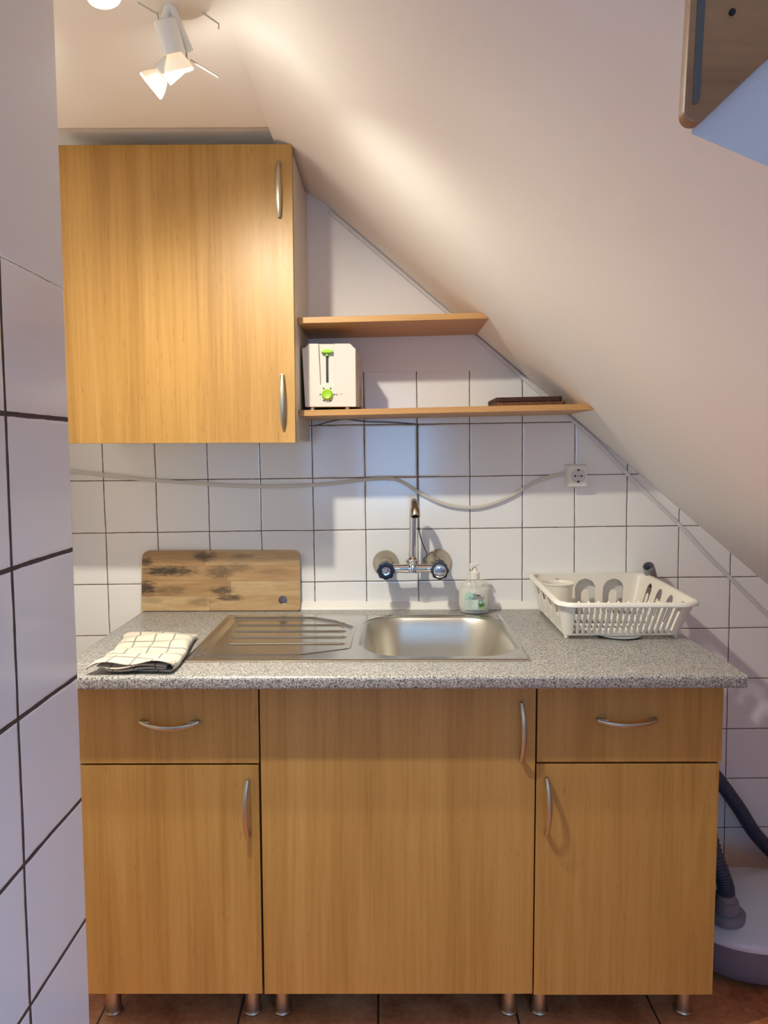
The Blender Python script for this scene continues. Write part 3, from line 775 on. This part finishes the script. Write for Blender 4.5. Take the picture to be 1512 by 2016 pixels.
# ------------------------------------------------------------------ soap pump bottle
sx, sy = 0.2618, 2.3005
t = thing('soap_bottle', 'pump bottle of white hand soap beside the tap', 'soap bottle', (sx, sy, ZT))
def ring_profile(kind):
    P = [(0.030, 0.000), (0.038, 0.002), (0.0440, 0.009), (0.0470, 0.020), (0.0480, 0.035), (0.0480, 0.060), (0.0465, 0.074), (0.0420, 0.086), (0.0340, 0.096), (0.0240, 0.1025), (0.0155, 0.105), (0.0140, 0.108)]
    return P
bm = NB(); lathe(bm, ring_profile(0), (sx, sy, ZT+0.0004), n=48, sx=1.0, sy=0.60, side=(1, 0, 0))
build('bottle', bm, M['clear'], t, smooth=60)['label'] = 'clear plastic bottle'
bm = NB(); lathe(bm, [(0.028, 0.0018), (0.037, 0.0036), (0.0428, 0.0100), (0.0458, 0.0205), (0.0468, 0.035), (0.0468, 0.060), (0.0458, 0.070), (0.0440, 0.0755)], (sx, sy, ZT+0.0004), n=48, sy=0.585, side=(1, 0, 0))
build('liquid', bm, M['soap'], t, smooth=60)['label'] = 'milky white soap filling the bottle to the shoulder'
zc_ = ZT + 0.1045
bm = NB(); lathe(bm, [(0.0150, 0.0), (0.0152, 0.002), (0.0150, 0.020), (0.0140, 0.0215), (0.0085, 0.0225), (0.0080, 0.032)], (sx-0.0005, sy, zc_), n=28)
build('collar', bm, M['pump'], t)
bm = NB()
lathe(bm, [(0.0062, 0.026), (0.0062, 0.036)], (sx-0.0005, sy, zc_), n=16)
prism(bm, [(-0.0155, 0.036), (-0.014, 0.0295), (-0.009, 0.031), (-0.002, 0.038), (0.013, 0.0425), (0.0135, 0.0450), (0.004, 0.0475), (-0.010, 0.0470), (-0.0145, 0.044)], lambda a, b, u: (sx + a, sy - 0.010 + 0.020*u, zc_ + b), 0.002)
build('pump_head', bm, M['pump'], t)
bm = NB(); tube(bm, [(sx+0.001, sy-0.002, ZT+0.072), (sx+0.001, sy, zc_)], 0.0030, 10)
build('dip_tube', bm, M['pump'], t)
def on_bottle(a, b, dd):                                       # label plane wrapped on the bottle's front
    x = max(-0.0465, min(0.0465, a)); return Vector((sx + x, sy - 0.60*math.sqrt(max(0.0, 0.0482**2 - x*x)) - 0.0006 - dd, ZT + b))
def label_patch(bm, x0, x1, z0, z1, dd, mi=0, n=10):
    va = [bm.verts.new(on_bottle(x0+(x1-x0)*k/n, z0, dd)) for k in range(n+1)]; vb = [bm.verts.new(on_bottle(x0+(x1-x0)*k/n, z1, dd)) for k in range(n+1)]
    for k in range(n): f = bm.faces.new((va[k], va[k+1], vb[k+1], vb[k])); f.material_index = mi
bm = NB()
def patch_poly(bm, P, dd, mi): f = bm.faces.new([bm.verts.new(on_bottle(a, b, dd)) for a, b in P]); f.material_index = mi
def fan(bm, P, dd, mi):
    for k in range(1, len(P)-1): patch_poly(bm, [P[0], P[k], P[k+1]], dd, mi)
for k in range(10):                                            # mint field with a rounded corner
    xa = -0.0330 + k*0.0030; tp = 0.0672 - 0.010*max(0, 1-(k+0.5)/4)**2
    label_patch(bm, xa, xa+0.0030, 0.0475 if k < 8 else 0.052, tp if k < 8 else 0.0665, 0.0002, 0, 1)
label_patch(bm, -0.0300, 0.008, 0.020, 0.0465, 0.0001, 1); label_patch(bm, -0.0310, 0.028, 0.0155, 0.0195, 0.0001, 1)
rnd = random.Random(3)
for k in range(9): label_patch(bm, -0.0290, -0.0290 + 0.016 + rnd.random()*0.012, 0.0438 - k*0.0027, 0.0446 - k*0.0027, 0.0004, 2, 4)
label_patch(bm, -0.0290, 0.0280, 0.0170, 0.0178, 0.0004, 2)
label_patch(bm, 0.0085, 0.0200, 0.0330, 0.0445, 0.0004, 3)
label_patch(bm, 0.0105, 0.0185, 0.0352, 0.0420, 0.0006, 1)
for (a, b, c, d_) in ((0.014, 0.021, 0.006, 0.038), (0.016, 0.021, 0.011, 0.0405), (0.018, 0.021, 0.018, 0.042), (0.020, 0.021, 0.026, 0.041), (0.021, 0.022, 0.030, 0.036)):
    fan(bm, [(a-0.0022, b+0.004), (a+0.0022, b+0.004), (c, d_)], 0.0009, 4)
fan(bm, [(0.0100, 0.0215), (0.0130, 0.0190), (0.0190, 0.0185), (0.0240, 0.0215), (0.0260, 0.027), (0.0180, 0.0240)], 0.0010, 5)
lb = build('label_print', bm, [M['mint'], M['mint_pale'], M['ink_grey'], M['teal'], M['leaf'], M['leaf_pale']], t, smooth=0)
bm = text_bm('Cien', 0.0115, lambda x, y, d_: on_bottle(0.0035 + x, 0.0602 + y, 0.0008)); build('lettering', bm, M['ink'], lb, smooth=0)
bm = NB()
for (xa, xb, z) in ((-0.021, -0.013, 0.0525), (-0.012, -0.006, 0.0525), (-0.005, 0.008, 0.0525), (0.009, 0.025, 0.0525), (-0.020, -0.004, 0.0487), (-0.003, 0.023, 0.0487)):
    label_patch(bm, xa, xb, z, z+0.0014, 0.0006, 0, 3)
build('print_lines', bm, simple('dim_label_ink', lin(104, 98, 98), 0.6), lb, smooth=0)

# ------------------------------------------------------------------ dish rack
RB = dict(x0=0.4575, x1=0.7564, y0=1.9765, y1=2.335, r=0.020, z=ZT + 0.0095)
RT = dict(x0=0.4402, x1=0.788, y0=1.937, y1=2.362, r=0.034)
def rt_z(y): return 0.9205 + 0.0195*(y-1.937)
def loop_pts(q, ns, nc):
    """front-left corner onwards: front, right, back, left; equal counts for both loops"""
    x0, x1, y0, y1, r = q['x0'], q['x1'], q['y0'], q['y1'], q['r']; out = []
    def seg(a, b, n, tagp):
        for k in range(n): out.append(((a[0]+(b[0]-a[0])*k/n, a[1]+(b[1]-a[1])*k/n), tagp, k/n))
    def corner(cx, cy, a0, n):
        for k in range(n): a = a0 + 0.5*PI*k/n; out.append(((cx + r*math.cos(a), cy + r*math.sin(a)), 'c', k/n))
    seg((x0+r, y0), (x1-r, y0), ns['f'], 'f'); corner(x1-r, y0+r, -0.5*PI, nc)
    seg((x1, y0+r), (x1, y1-r), ns['r'], 'r'); corner(x1-r, y1-r, 0, nc)
    seg((x1-r, y1), (x0+r, y1), ns['b'], 'b'); corner(x0+r, y1-r, 0.5*PI, nc)
    seg((x0, y1-r), (x0, y0+r), ns['l'], 'l'); corner(x0+r, y0+r, PI, nc)
    return out
NSD = dict(f=18*8, r=160, b=130, l=160); NV = 46
lb_, lt_ = loop_pts(RB, NSD, 8), loop_pts(RT, NSD, 8)
def arch(s, v, c, w, v0, v1, tw, tv, L, H=0.088):
    """inside an arch opening centred c (metres along side) that holds an upright tongue"""
    x = abs(s-c); z = v*H; a0, a1 = v0*H, v1*H; R = w/2
    ins = x < R and z > a0 and (z < a1-R or math.hypot(x, z-(a1-R)) < R)
    if not ins: return False
    tt = tv*H; r2 = tw/2
    if x < r2 and (z < tt-r2 or math.hypot(x, z-(tt-r2)) < r2): return False
    return True
def is_hole(tagp, k, v):
    if tagp == 'f':
        i = int(k*18*8+0.5) % 8; return 0.04 < v < 0.90 and 1 <= i <= 4
    if tagp == 'r':
        s = k*0.37; return any(arch(s, v, c, 0.046, 0.06, 0.86, 0.018, 0.56, 0.37) for c in (0.050, 0.140, 0.230, 0.320))
    if tagp == 'b':
        s = k*0.27; return any(arch(s, v, c, 0.064, 0.06, 0.86, 0.024, 0.54, 0.27) for c in (0.055, 0.140, 0.225))
    if tagp == 'l':
        s = k*0.37; return any(arch(s, v, c, 0.046, 0.06, 0.86, 0.018, 0.56, 0.37) for c in (0.050, 0.140, 0.230, 0.320))
    return False
rack = thing('dish_rack', 'empty white plastic dish rack at the right end of the worktop', 'dish rack', (0.61, 2.15, ZT))
bm = NB(); NPT = len(lb_); G = []
for j in range(NV+1):
    v = j/NV; row = []
    for (pb, _, _), (pt, _, _) in zip(lb_, lt_):
        x = pb[0] + (pt[0]-pb[0])*v; y = pb[1] + (pt[1]-pb[1])*v; z = RB['z'] + (rt_z(pt[1])-RB['z'])*v
        row.append(bm.verts.new((x, y, z)))
    G.append(row)
for j in range(NV):
    for i in range(NPT):
        if is_hole(lb_[i][1], lb_[i][2], (j+0.5)/NV): continue
        n2 = (i+1) % NPT; bm.faces.new((G[j][i], G[j][n2], G[j+1][n2], G[j+1][i]))
bmesh.ops.delete(bm, geom=[v for v in bm.verts if not v.link_faces], context='VERTS')
o = build('basket', bm, M['rack'], rack, smooth=40)
md = o.modifiers.new('thickness', 'SOLIDIFY'); md.thickness = 0.0032; md.offset = -1.0
bm = NB(); P = [Vector((p[0][0], p[0][1], rt_z(p[0][1]))) for p in lt_][::4]   # rolled rim
rings = []; NP = len(P); cen = Vector((0.604, 2.12, 0.93))
for i in range(NP):
    tgt = (P[(i+1) % NP] - P[i-1]).normalized(); outw = Vector((tgt.y, -tgt.x, 0)).normalized()
    prof = [(-0.0040, -0.0010), (-0.0030, 0.0036), (0.0010, 0.0052), (0.0070, 0.0046), (0.0110, 0.0010), (0.0112, -0.0050), (0.0088, -0.0056), (0.0070, -0.0018), (0.0010, -0.0020)]
    rings.append([bm.verts.new(P[i] + outw*a + Vector((0, 0, b))) for a, b in prof])
for i in range(NP):
    p, q = rings[i], rings[(i+1) % NP]; m = len(p)
    for k in range(m): bm.faces.new((p[k], q[k], q[(k+1) % m], p[(k+1) % m]))
for k in range(9): bmesh.ops.create_icosphere(bm, subdivisions=2, radius=0.0038, matrix=Matrix.Translation((0.484 + k*0.0157*1.6, 1.9395, rt_z(1.937) + 0.0045)))
build('rim', bm, M['rack'], rack, smooth=50)
bm = NB(); nxr, nyr = 150, 190; xa, xb, ya, yb_ = RB['x0'], RB['x1'], RB['y0'], RB['y1']; gr = {}
def gv(i, j):
    if (i, j) not in gr:
        x = xa+(xb-xa)*i/nxr; y = ya+(yb_-ya)*j/nyr
        gr[i, j] = bm.verts.new((x, y, RB['z'] + 0.0012 + 0.012*ss(0.07, 0.0, y-ya)*0.0))
    return gr[i, j]
for i in range(nxr):
    for j in range(nyr):
        x = xa+(xb-xa)*(i+0.5)/nxr; y = ya+(yb_-ya)*(j+0.5)/nyr
        if sd_rr(x, y, xa, xb, ya, yb_, RB['r']) > 0.0: continue
        fx = ((x-xa-0.012)/0.0157) % 1.0; fy = ((y-ya-0.012)/0.060) % 1.0
        if xa+0.012 < x < xb-0.012 and ya+0.012 < y < yb_-0.012 and fx < 0.55 and fy < 0.82: continue
        bm.faces.new((gv(i, j), gv(i+1, j), gv(i+1, j+1), gv(i, j+1)))
for k in range(17):                                            # low ribs that hold the plates
    x = xa + 0.0235 + k*0.0157
    prism(bm, [(ya+0.015, 0.0), (ya+0.05, 0.0), (ya+0.043, 0.010), (ya+0.032, 0.017), (ya+0.021, 0.010)], lambda a, b, u: (x - 0.0018 + 0.0036*u, a, RB['z'] + 0.0025 + b))
    prism(bm, [(ya+0.135, 0.0), (ya+0.19, 0.0), (ya+0.175, 0.016), (ya+0.150, 0.016)], lambda a, b, u: (x - 0.0018 + 0.0036*u, a, RB['z'] + 0.0025 + b))
    prism(bm, [(ya+0.255, 0.0), (ya+0.31, 0.0), (ya+0.295, 0.016), (ya+0.270, 0.016)], lambda a, b, u: (x - 0.0018 + 0.0036*u, a, RB['z'] + 0.0025 + b))
o = build('base_grid', bm, M['rack'], rack, smooth=0); md = o.modifiers.new('thickness', 'SOLIDIFY'); md.thickness = 0.0022; md.offset = 0
for fx in (xa+0.008, xb-0.008):
    for fy in (ya+0.012, yb_-0.012):
        bm = NB(); lathe(bm, [(0.0040, 0.0004), (0.0055, 0.003), (0.0065, 0.0095)], (fx, fy, ZT), n=14); build('foot', bm, M['rack'], rack)
cc = (0.496, 2.240, RB['z'] + 0.004)
bm = NB(); lathe(bm, [(0.0, 0.0), (0.036, 0.0), (0.0405, 0.004), (0.0435, 0.080), (0.0470, 0.086), (0.0480, 0.0890), (0.0465, 0.0905), (0.0445, 0.0890), (0.0410, 0.080), (0.0380, 0.006), (0.0, 0.004)], cc, n=48, cap=False)
build('cutlery_cup', bm, M['rack'], rack, smooth=50)['label'] = 'round white cutlery cup in the back left corner'

bm = NB(); lathe(bm, [(0.0, 0.0004), (0.040, 0.0004), (0.056, 0.0025), (0.062, 0.0062), (0.060, 0.0066), (0.052, 0.0045), (0.0, 0.0030)], (0.608, 2.0187, ZT), n=48, cap=False)
tag(build('saucer', bm, M['dish'], base=(0.608, 2.0187, ZT), smooth=50), 'pale saucer peeking out under the front of the dish rack', 'saucer')

bm = NB()                                                      # stub of pipe behind the rack
pa, pb_ = Vector((0.8180, D-0.010, 0.900)), Vector((0.7850, D-0.062, 0.9605)); dv = (pb_-pa); ln = dv.length
lathe(bm, [(0.0170, 0.0), (0.0172, ln-0.002), (0.0168, ln), (0.0152, ln), (0.0150, ln-0.03), (0.0, ln-0.03)], pa, dv, 28, cap=False)
tag(build('drain_pipe', bm, M['pipe'], base=pa, smooth=50), 'grey plastic pipe stub with open end, behind the dish rack', 'pipe')

# ------------------------------------------------------------------ socket, cables
oz, ox = 1.2315, 0.5745
t = thing('wall_socket', 'white surface-mounted power socket on the tiles', 'socket', (ox, D, oz))
bm = NB(); hw, hh, dp = 0.0315, 0.0345, 0.036
vs = []
rings = []
for (e, y) in ((0.0, 0.0005), (0.0, 0.020), (0.0010, 0.026), (0.0040, dp), ):
    rings.append([bm.verts.new((ox + p[0], D - y, oz + p[1])) for p in rrect(-hw+e, hw-e, -hh+e, hh-e, 0.005, 4)])
for p, q in zip(rings, rings[1:]):
    for k in range(len(p)): bm.faces.new((p[k], p[(k+1) % len(p)], q[(k+1) % len(p)], q[k]))
bm.faces.new(rings[0]); bm.faces.new(rings[-1])
build('housing', bm, M['outlet'], t)
ocx = ox + 0.002
bm = NB(); lathe(bm, [(0.0215, 0.0002), (0.0212, 0.0012), (0.0198, 0.0014), (0.0192, 0.0008), (0.0, 0.0006)], (ocx, D-dp, oz), (0, -1, 0), 36, cap=False)
build('socket_well', bm, M['outlet_in'], t)
bm = NB()
for (dx, dz, r) in ((-0.0095, 0, 0.0030), (0.0095, 0, 0.0030), (0, 0, 0.0018)): lathe(bm, [(r, 0.0), (r, 0.0006), (0, 0.0006)], (ocx+dx, D-dp-0.0008, oz+dz), (0, -1, 0), 14, cap=False)
for s_ in (-1, 1): box(bm, ocx-0.0030, ocx+0.0030, D-dp-0.0016, D-dp-0.0004, oz + s_*0.0172 - 0.0028, oz + s_*0.0172 + 0.0028)
build('pin_holes', bm, M['black'], t, smooth=0)

cab = [(-1.42, 1.285), (-1.15, 1.262), (-0.9668, 1.2494), (-0.8659, 1.2382), (-0.7183, 1.2221), (-0.5628, 1.2107), (-0.4384, 1.2025), (-0.3138, 1.2021), (-0.1892, 1.2079), (-0.0647, 1.2215),
       (0.0053, 1.2244), (0.0442, 1.2149), (0.1063, 1.1773), (0.1687, 1.1484), (0.231, 1.1358), (0.2933, 1.1387), (0.3709, 1.166), (0.4481, 1.2110), (0.4945, 1.2279), (0.5450, 1.2381)]
bm = NB(); path = smooth_path([(x, D-0.0088, z) for x, z in cab], 5)
for dz in (-0.0021, 0.0021): tube(bm, [p + Vector((0, 0, dz)) for p in path], 0.0034, 8)
o = build('power_cable', bm, M['cable'], base=(0, D, 1.2), smooth=60)
tag(o, 'white flat cable sagging across the tiles to the socket', 'cable')
for (x, z) in ((0.0053, 1.2244), (0.4700, 1.2205), (-0.8659, 1.2382)):
    bm = NB(); box(bm, x-0.003, x+0.003, D-0.0135, D-0.0005, z-0.0075, z+0.0075, 0.0015); build('clip', bm, M['cable'], o)

c2 = [(x, slope_z(x) - 0.012) for x in (-0.17, -0.10, 0.0, 0.12, 0.24, 0.36, 0.48)] + [(0.5536, 1.4070), (0.6165, 1.3522), (0.68, 1.290), (0.7333, 1.2340), (0.82, 1.152), (0.8987, 1.0760), (0.98, 0.990), (1.0579, 0.9136), (1.1795, 0.7941), (1.32, 0.66)]
bm = NB(); rr2 = random.Random(5)
tube(bm, smooth_path([(x + rr2.uniform(-0.002, 0.002), D-0.0075, z) for x, z in c2], 5), 0.0060, 10)
o = build('painted_cable', bm, M['plaster_rough'], base=(0.5, D, 1.4), smooth=60)
tag(o, 'white painted cable running down the wall along the roof slope', 'cable')

w = [(-0.222, 1.3850), (-0.200, 1.390), (-0.1719, 1.398), (-0.1255, 1.4045), (-0.0637, 1.3975), (0.0136, 1.3950), (0.0900, 1.3885), (0.0934, 1.375), (0.0945, 1.2892), (0.0955, 1.1805), (0.0970, 1.071)]
bm = NB(); tube(bm, smooth_path([(x, D-0.0030, z) for x, z in w], 5), 0.0019, 8)
tube(bm, smooth_path([(0.0970, D-0.003, 1.071), (0.103, D-0.006, 1.042), (0.1145, D-0.020, 1.012), (0.1210, D-0.030, 0.998), (0.1180, D-0.034, 0.988), (0.1120, D-0.030, 0.980), (0.1130, D-0.030, 0.968)], 6), 0.0016, 8, mi=1)
o = build('earth_wire', bm, [M['wire_grey'], M['wire']], base=(0.09, D, 1.2), smooth=60)
tag(o, 'thin dark wire running from the cabinet down to the tap', 'wire')
bm = NB(); lathe(bm, [(0.0032, -0.003), (0.0042, 0.0), (0.0032, 0.003)], (0.0970, D-0.004, 1.071), n=12); build('tie', bm, M['black'], o)

# ------------------------------------------------------------------ vacuum cleaner
vx, vy, va_, vb_ = 1.0063, 2.020, 0.2315, 0.190
vac = thing('vacuum_cleaner', 'white and grey canister vacuum cleaner on the floor beside the cabinet', 'vacuum cleaner', (vx, vy, ZF))
def sup(n=72, p=2.4):
    return [(abs(math.cos(2*PI*k/n))**(2/p)*math.copysign(1, math.cos(2*PI*k/n)), abs(math.sin(2*PI*k/n))**(2/p)*math.copysign(1, math.sin(2*PI*k/n))) for k in range(n)]
S = sup()
def stack(bm, levels, cap0=True):
    rings = [[bm.verts.new((vx + va_*s*c[0], vy + vb_*s*c[1], ZF + 1.0428*z)) for c in S] for s, z in levels]
    for p, q in zip(rings, rings[1:]):
        for k in range(len(S)): bm.faces.new((p[k], p[(k+1) % len(S)], q[(k+1) % len(S)], q[k]))
    if cap0: bm.faces.new(rings[0][::-1])
    bm.faces.new(rings[-1])
bm = NB(); stack(bm, [(0.70, 0.014), (0.84, 0.016), (0.91, 0.026), (0.945, 0.050), (0.955, 0.080), (0.96, 0.110)])
build('tub', bm, M['vac_grey'], vac, smooth=50)['label'] = 'grey lower tub'
lid = lambda s: 0.127 + 0.068*(1-s**1.8)
bm = NB(); stack(bm, [(0.955, 0.1105), (0.992, 0.111), (1.0, 0.116), (0.997, 0.125)] + [(s, lid(s)) for s in (0.96, 0.90, 0.80, 0.68, 0.55, 0.40, 0.25, 0.10)])
build('lid', bm, M['vac_white'], vac, smooth=50)['label'] = 'white domed lid'
cb = Vector((0.8760, 1.925, 0.1100)); ca = Vector((-0.10, -0.04, 1)).normalized()
bm = NB(); lathe(bm, [(0.045, -0.010), (0.046, 0.006), (0.040, 0.012), (0.033, 0.014), (0.030, 0.040), (0.0245, 0.043), (0.0235, 0.060)], cb, ca, 36)
build('hose_cuff', bm, M['hose_grey'], vac, smooth=50)
hp = [cb + ca*0.055, cb + ca*0.085, (0.8480, 1.9560, 0.2750), (0.8301, 2.0387, 0.4132), (0.8342, 2.1482, 0.481), (0.8989, 2.2420, 0.434), (0.9865, 2.2889, 0.3319), (1.0741, 2.3098, 0.2171), (1.1471, 2.3202, 0.1108), (1.2514, 2.3150, 0.0169), (1.3765, 2.2837, -0.0196)]
path = smooth_path(hp, 22); fine = []
for p, q in zip(path, path[1:]): fine += [p, p.lerp(q, 0.5)]
fine.append(path[-1])
bm = NB(); tube(bm, fine, [0.0195 + (0.0018 if (i % 4) < 2 else -0.0010) for i in range(len(fine))], 20)
build('hose', bm, M['hose'], vac, smooth=20)['label'] = 'ribbed dark blue-grey hose'
bm = NB(); lathe(bm, [(0.010, 0.0), (0.009, 0.004), (0.0, 0.005)], (0.985, 1.935, ZF + 1.0428*lid(0.52)-0.014), (0, -0.4, 1), 16, sx=1.0, sy=0.6, cap=False); build('button', bm, M['black'], vac)
for dx, dy in ((-0.11, -0.10), (0.11, -0.10), (-0.11, 0.10), (0.11, 0.10)):
    bm = NB(); lathe(bm, [(0.010, -0.009), (0.012, -0.006), (0.012, 0.006), (0.010, 0.009)], (vx+dx, vy+dy, ZF+0.0122), (1, 0, 0), 20); build('castor', bm, M['black'], vac)

# ------------------------------------------------------------------ ceiling spot lamp
LP = Vector((-0.352, 1.372, ZC))
lamp = thing('ceiling_spotlight', 'white ceiling lamp with three lit spot heads on bent arms', 'ceiling lamp', LP)
bm = NB(); lathe(bm, [(0.058, -0.001), (0.060, -0.006), (0.058, -0.022), (0.050, -0.028), (0.0, -0.028)], LP, (0, 0, 1), 40, cap=False)
build('ceiling_plate', bm, M['lamp'], lamp, smooth=50)
def spot_head(neck, axis, arm_path, arm_r, rods, energy, cone, blend):
    neck = Vector(neck); ax = Vector(axis).normalized()
    bm = NB(); tube(bm, smooth_path(arm_path, 5), arm_r, 12, flat=1.0); build('arm', bm, M['lamp'], lamp, smooth=50)
    bm = NB(); lathe(bm, [(0.0185, -0.001), (0.0200, 0.001), (0.0200, 0.048), (0.0190, 0.050), (0.0150, 0.050)], neck, ax, 32)
    h = build('spot_head', bm, M['lamp'], lamp, smooth=50)
    bm = NB(); lathe(bm, [(0.0130, 0.048), (0.0145, 0.053), (0.0180, 0.059), (0.0220, 0.066), (0.0248, 0.073), (0.0258, 0.0765)], neck, ax, 36, cap=False)
    lathe(bm, [(0.0258, 0.0765), (0.0248, 0.0790), (0.0230, 0.0775), (0.0, 0.0755)], neck, ax, 36, mi=1, cap=False)
    build('bulb', bm, [M['bulb_back'], M['bulb_face']], h, smooth=50)['label'] = 'lit reflector bulb with glowing warm face'
    for r_ in rods:
        bm = NB(); tube(bm, r_, 0.0017, 8); build('rod', bm, M['lamp_rod'], lamp)
    ld = bpy.data.lights.new('bulb_light', 'SPOT'); ld.energy = energy; ld.color = WARM; ld.spot_size = math.radians(cone); ld.spot_blend = blend; ld.shadow_soft_size = 0.018
    lo = bpy.data.objects.new('bulb_light', ld); COL.objects.link(lo); lo.location = neck + ax*0.088
    lo.rotation_euler = ax.to_track_quat('-Z', 'Y').to_euler(); lo.parent = None
    return h
spot_head((-0.3760, 1.385, 2.042), (0.19, 0.38, -0.90), [(-0.362, 1.376, 2.066), (-0.371, 1.382, 2.058), (-0.376, 1.385, 2.043)], 0.0065,
          [[(-0.425, 1.40, 2.079), (-0.392, 1.40, 2.060), (-0.389, 1.395, 2.046)]], EN['b1'], 145, 1.0)
spot_head((-0.3560, 1.428, 2.004), (-0.76, 0.03, -0.62), [(-0.3640, 1.378, 2.066), (-0.3560, 1.396, 2.042), (-0.3427, 1.420, 2.0077)], 0.0072,
          [[(-0.3540, 1.425, 2.026), (-0.3510, 1.426, 2.014), (-0.3500, 1.428, 1.996)], [(-0.3420, 1.420, 1.994), (-0.2915, 1.415, 1.962)]], EN['b2'], 160, 1.0)
spot_head((-0.4490, 1.262, 2.083), (0.20, -0.10, -0.97), [(-0.366, 1.366, 2.070), (-0.395, 1.330, 2.076), (-0.425, 1.290, 2.079), (-0.440, 1.270, 2.076)], 0.0065,
          [[(-0.330, 1.398, 2.072), (-0.288, 1.405, 2.046), (-0.2885, 1.405, 2.038)]], EN['b3'], 120, 1.0)
ld = bpy.data.lights.new('bulb_spill', 'POINT'); ld.energy = EN['omni']; ld.color = WARM; ld.shadow_soft_size = 0.02
lo = bpy.data.objects.new('bulb_spill', ld); COL.objects.link(lo); lo.location = (-0.3590, 1.420, 1.962)

# ------------------------------------------------------------------ daylight, camera, view
w = bpy.data.worlds.new('World'); sc.world = w; w.use_nodes = True
w.node_tree.nodes['Background'].inputs[0].default_value = (0.50, 0.66, 1.0, 1); w.node_tree.nodes['Background'].inputs[1].default_value = EN['world']
ld = bpy.data.lights.new('rear_fill', 'AREA'); ld.shape = 'RECTANGLE'; ld.size = wx1-wx0-0.1; ld.size_y = wz1-wz0-0.1; ld.energy = EN['rear']; ld.color = COOL  # cool fill added behind the camera to lift the shaded tiles
lo = bpy.data.objects.new('rear_fill', ld); COL.objects.link(lo); lo.location = ((wx0+wx1)/2, -2.31, (wz0+wz1)/2); lo.rotation_euler = (PI/2, 0, 0)
lo.rotation_euler = Vector((0, 1, 0)).to_track_quat('-Z', 'Y').to_euler()

kx_, ky_, kw, kh = 0.80, -0.22, 0.60, 0.52                     # roof window in the slope, right of the viewer
sdir = Vector((1, 0, -0.8465)).normalized(); snor = Vector((-0.8465, 0, -1)).normalized(); sc0 = Vector((kx_, ky_, slope_z(kx_)))
bm = NB()
def sbar(u0, u1, v0, v1, dp=0.22):  # deep lining, added to keep the roof window's light off the doors
    P = [sc0 + sdir*u + Vector((0, v, 0)) + snor*d for d in (0.0, dp) for u, v in ((u0, v0), (u1, v0), (u1, v1), (u0, v1))]
    q = [bm.verts.new(p) for p in P]
    for f in ((0,1,2,3), (4,7,6,5), (0,4,5,1), (1,5,6,2), (2,6,7,3), (3,7,4,0)): bm.faces.new([q[i] for i in f])
sbar(-kh/2-0.05, -kh/2, -kw/2-0.05, kw/2+0.05); sbar(kh/2, kh/2+0.05, -kw/2-0.05, kw/2+0.05); sbar(-kh/2, kh/2, -kw/2-0.05, -kw/2); sbar(-kh/2, kh/2, kw/2, kw/2+0.05)
tag(build('window_2', bm, M['white_lam'], smooth=0), kind='structure')
ld = bpy.data.lights.new('roof_window_daylight', 'AREA'); ld.shape = 'RECTANGLE'; ld.size = kh; ld.size_y = kw; ld.energy = EN['sky']; ld.color = COOL
lo = bpy.data.objects.new('roof_window_daylight', ld); COL.objects.link(lo)
lo.matrix_world = Matrix.Translation(sc0 + snor*0.012) @ Matrix((sdir, Vector((0, 1, 0)) , -snor)).transposed().to_4x4()

cd = bpy.data.cameras.new('camera'); cam = bpy.data.objects.new('camera', cd); COL.objects.link(cam)
cd.sensor_fit = 'HORIZONTAL'; cd.sensor_width = 36.0; cd.lens = 1529.45/1512*36.0; cd.clip_start = 0.02
R_ = Vector((0.99998771, 0.00352341, -0.00348905)); DN = Vector((-0.0031997, -0.07902979, -0.99686712)); FW = Vector((-0.00378811, 0.99686603, -0.07901754))
mw = Matrix((( R_.x, -DN.x, -FW.x, 0.0), (R_.y, -DN.y, -FW.y, 0.0), (R_.z, -DN.z, -FW.z, EYE), (0, 0, 0, 1)))
cam.matrix_world = mw
sc.camera = cam
sc.view_settings.view_transform = 'Standard'; sc.view_settings.look = 'None'; sc.view_settings.gamma = 1.0; sc.view_settings.use_curve_mapping = False
sc.view_settings.exposure = 0.22
sc.cycles.max_bounces = 12; sc.cycles.diffuse_bounces = 9; sc.cycles.glossy_bounces = 5; sc.cycles.transmission_bounces = 8; sc.cycles.transparent_max_bounces = 10
sc.cycles.sample_clamp_indirect = 4.0; sc.cycles.use_denoising = True; sc.cycles.caustics_reflective = False; sc.cycles.caustics_refractive = False
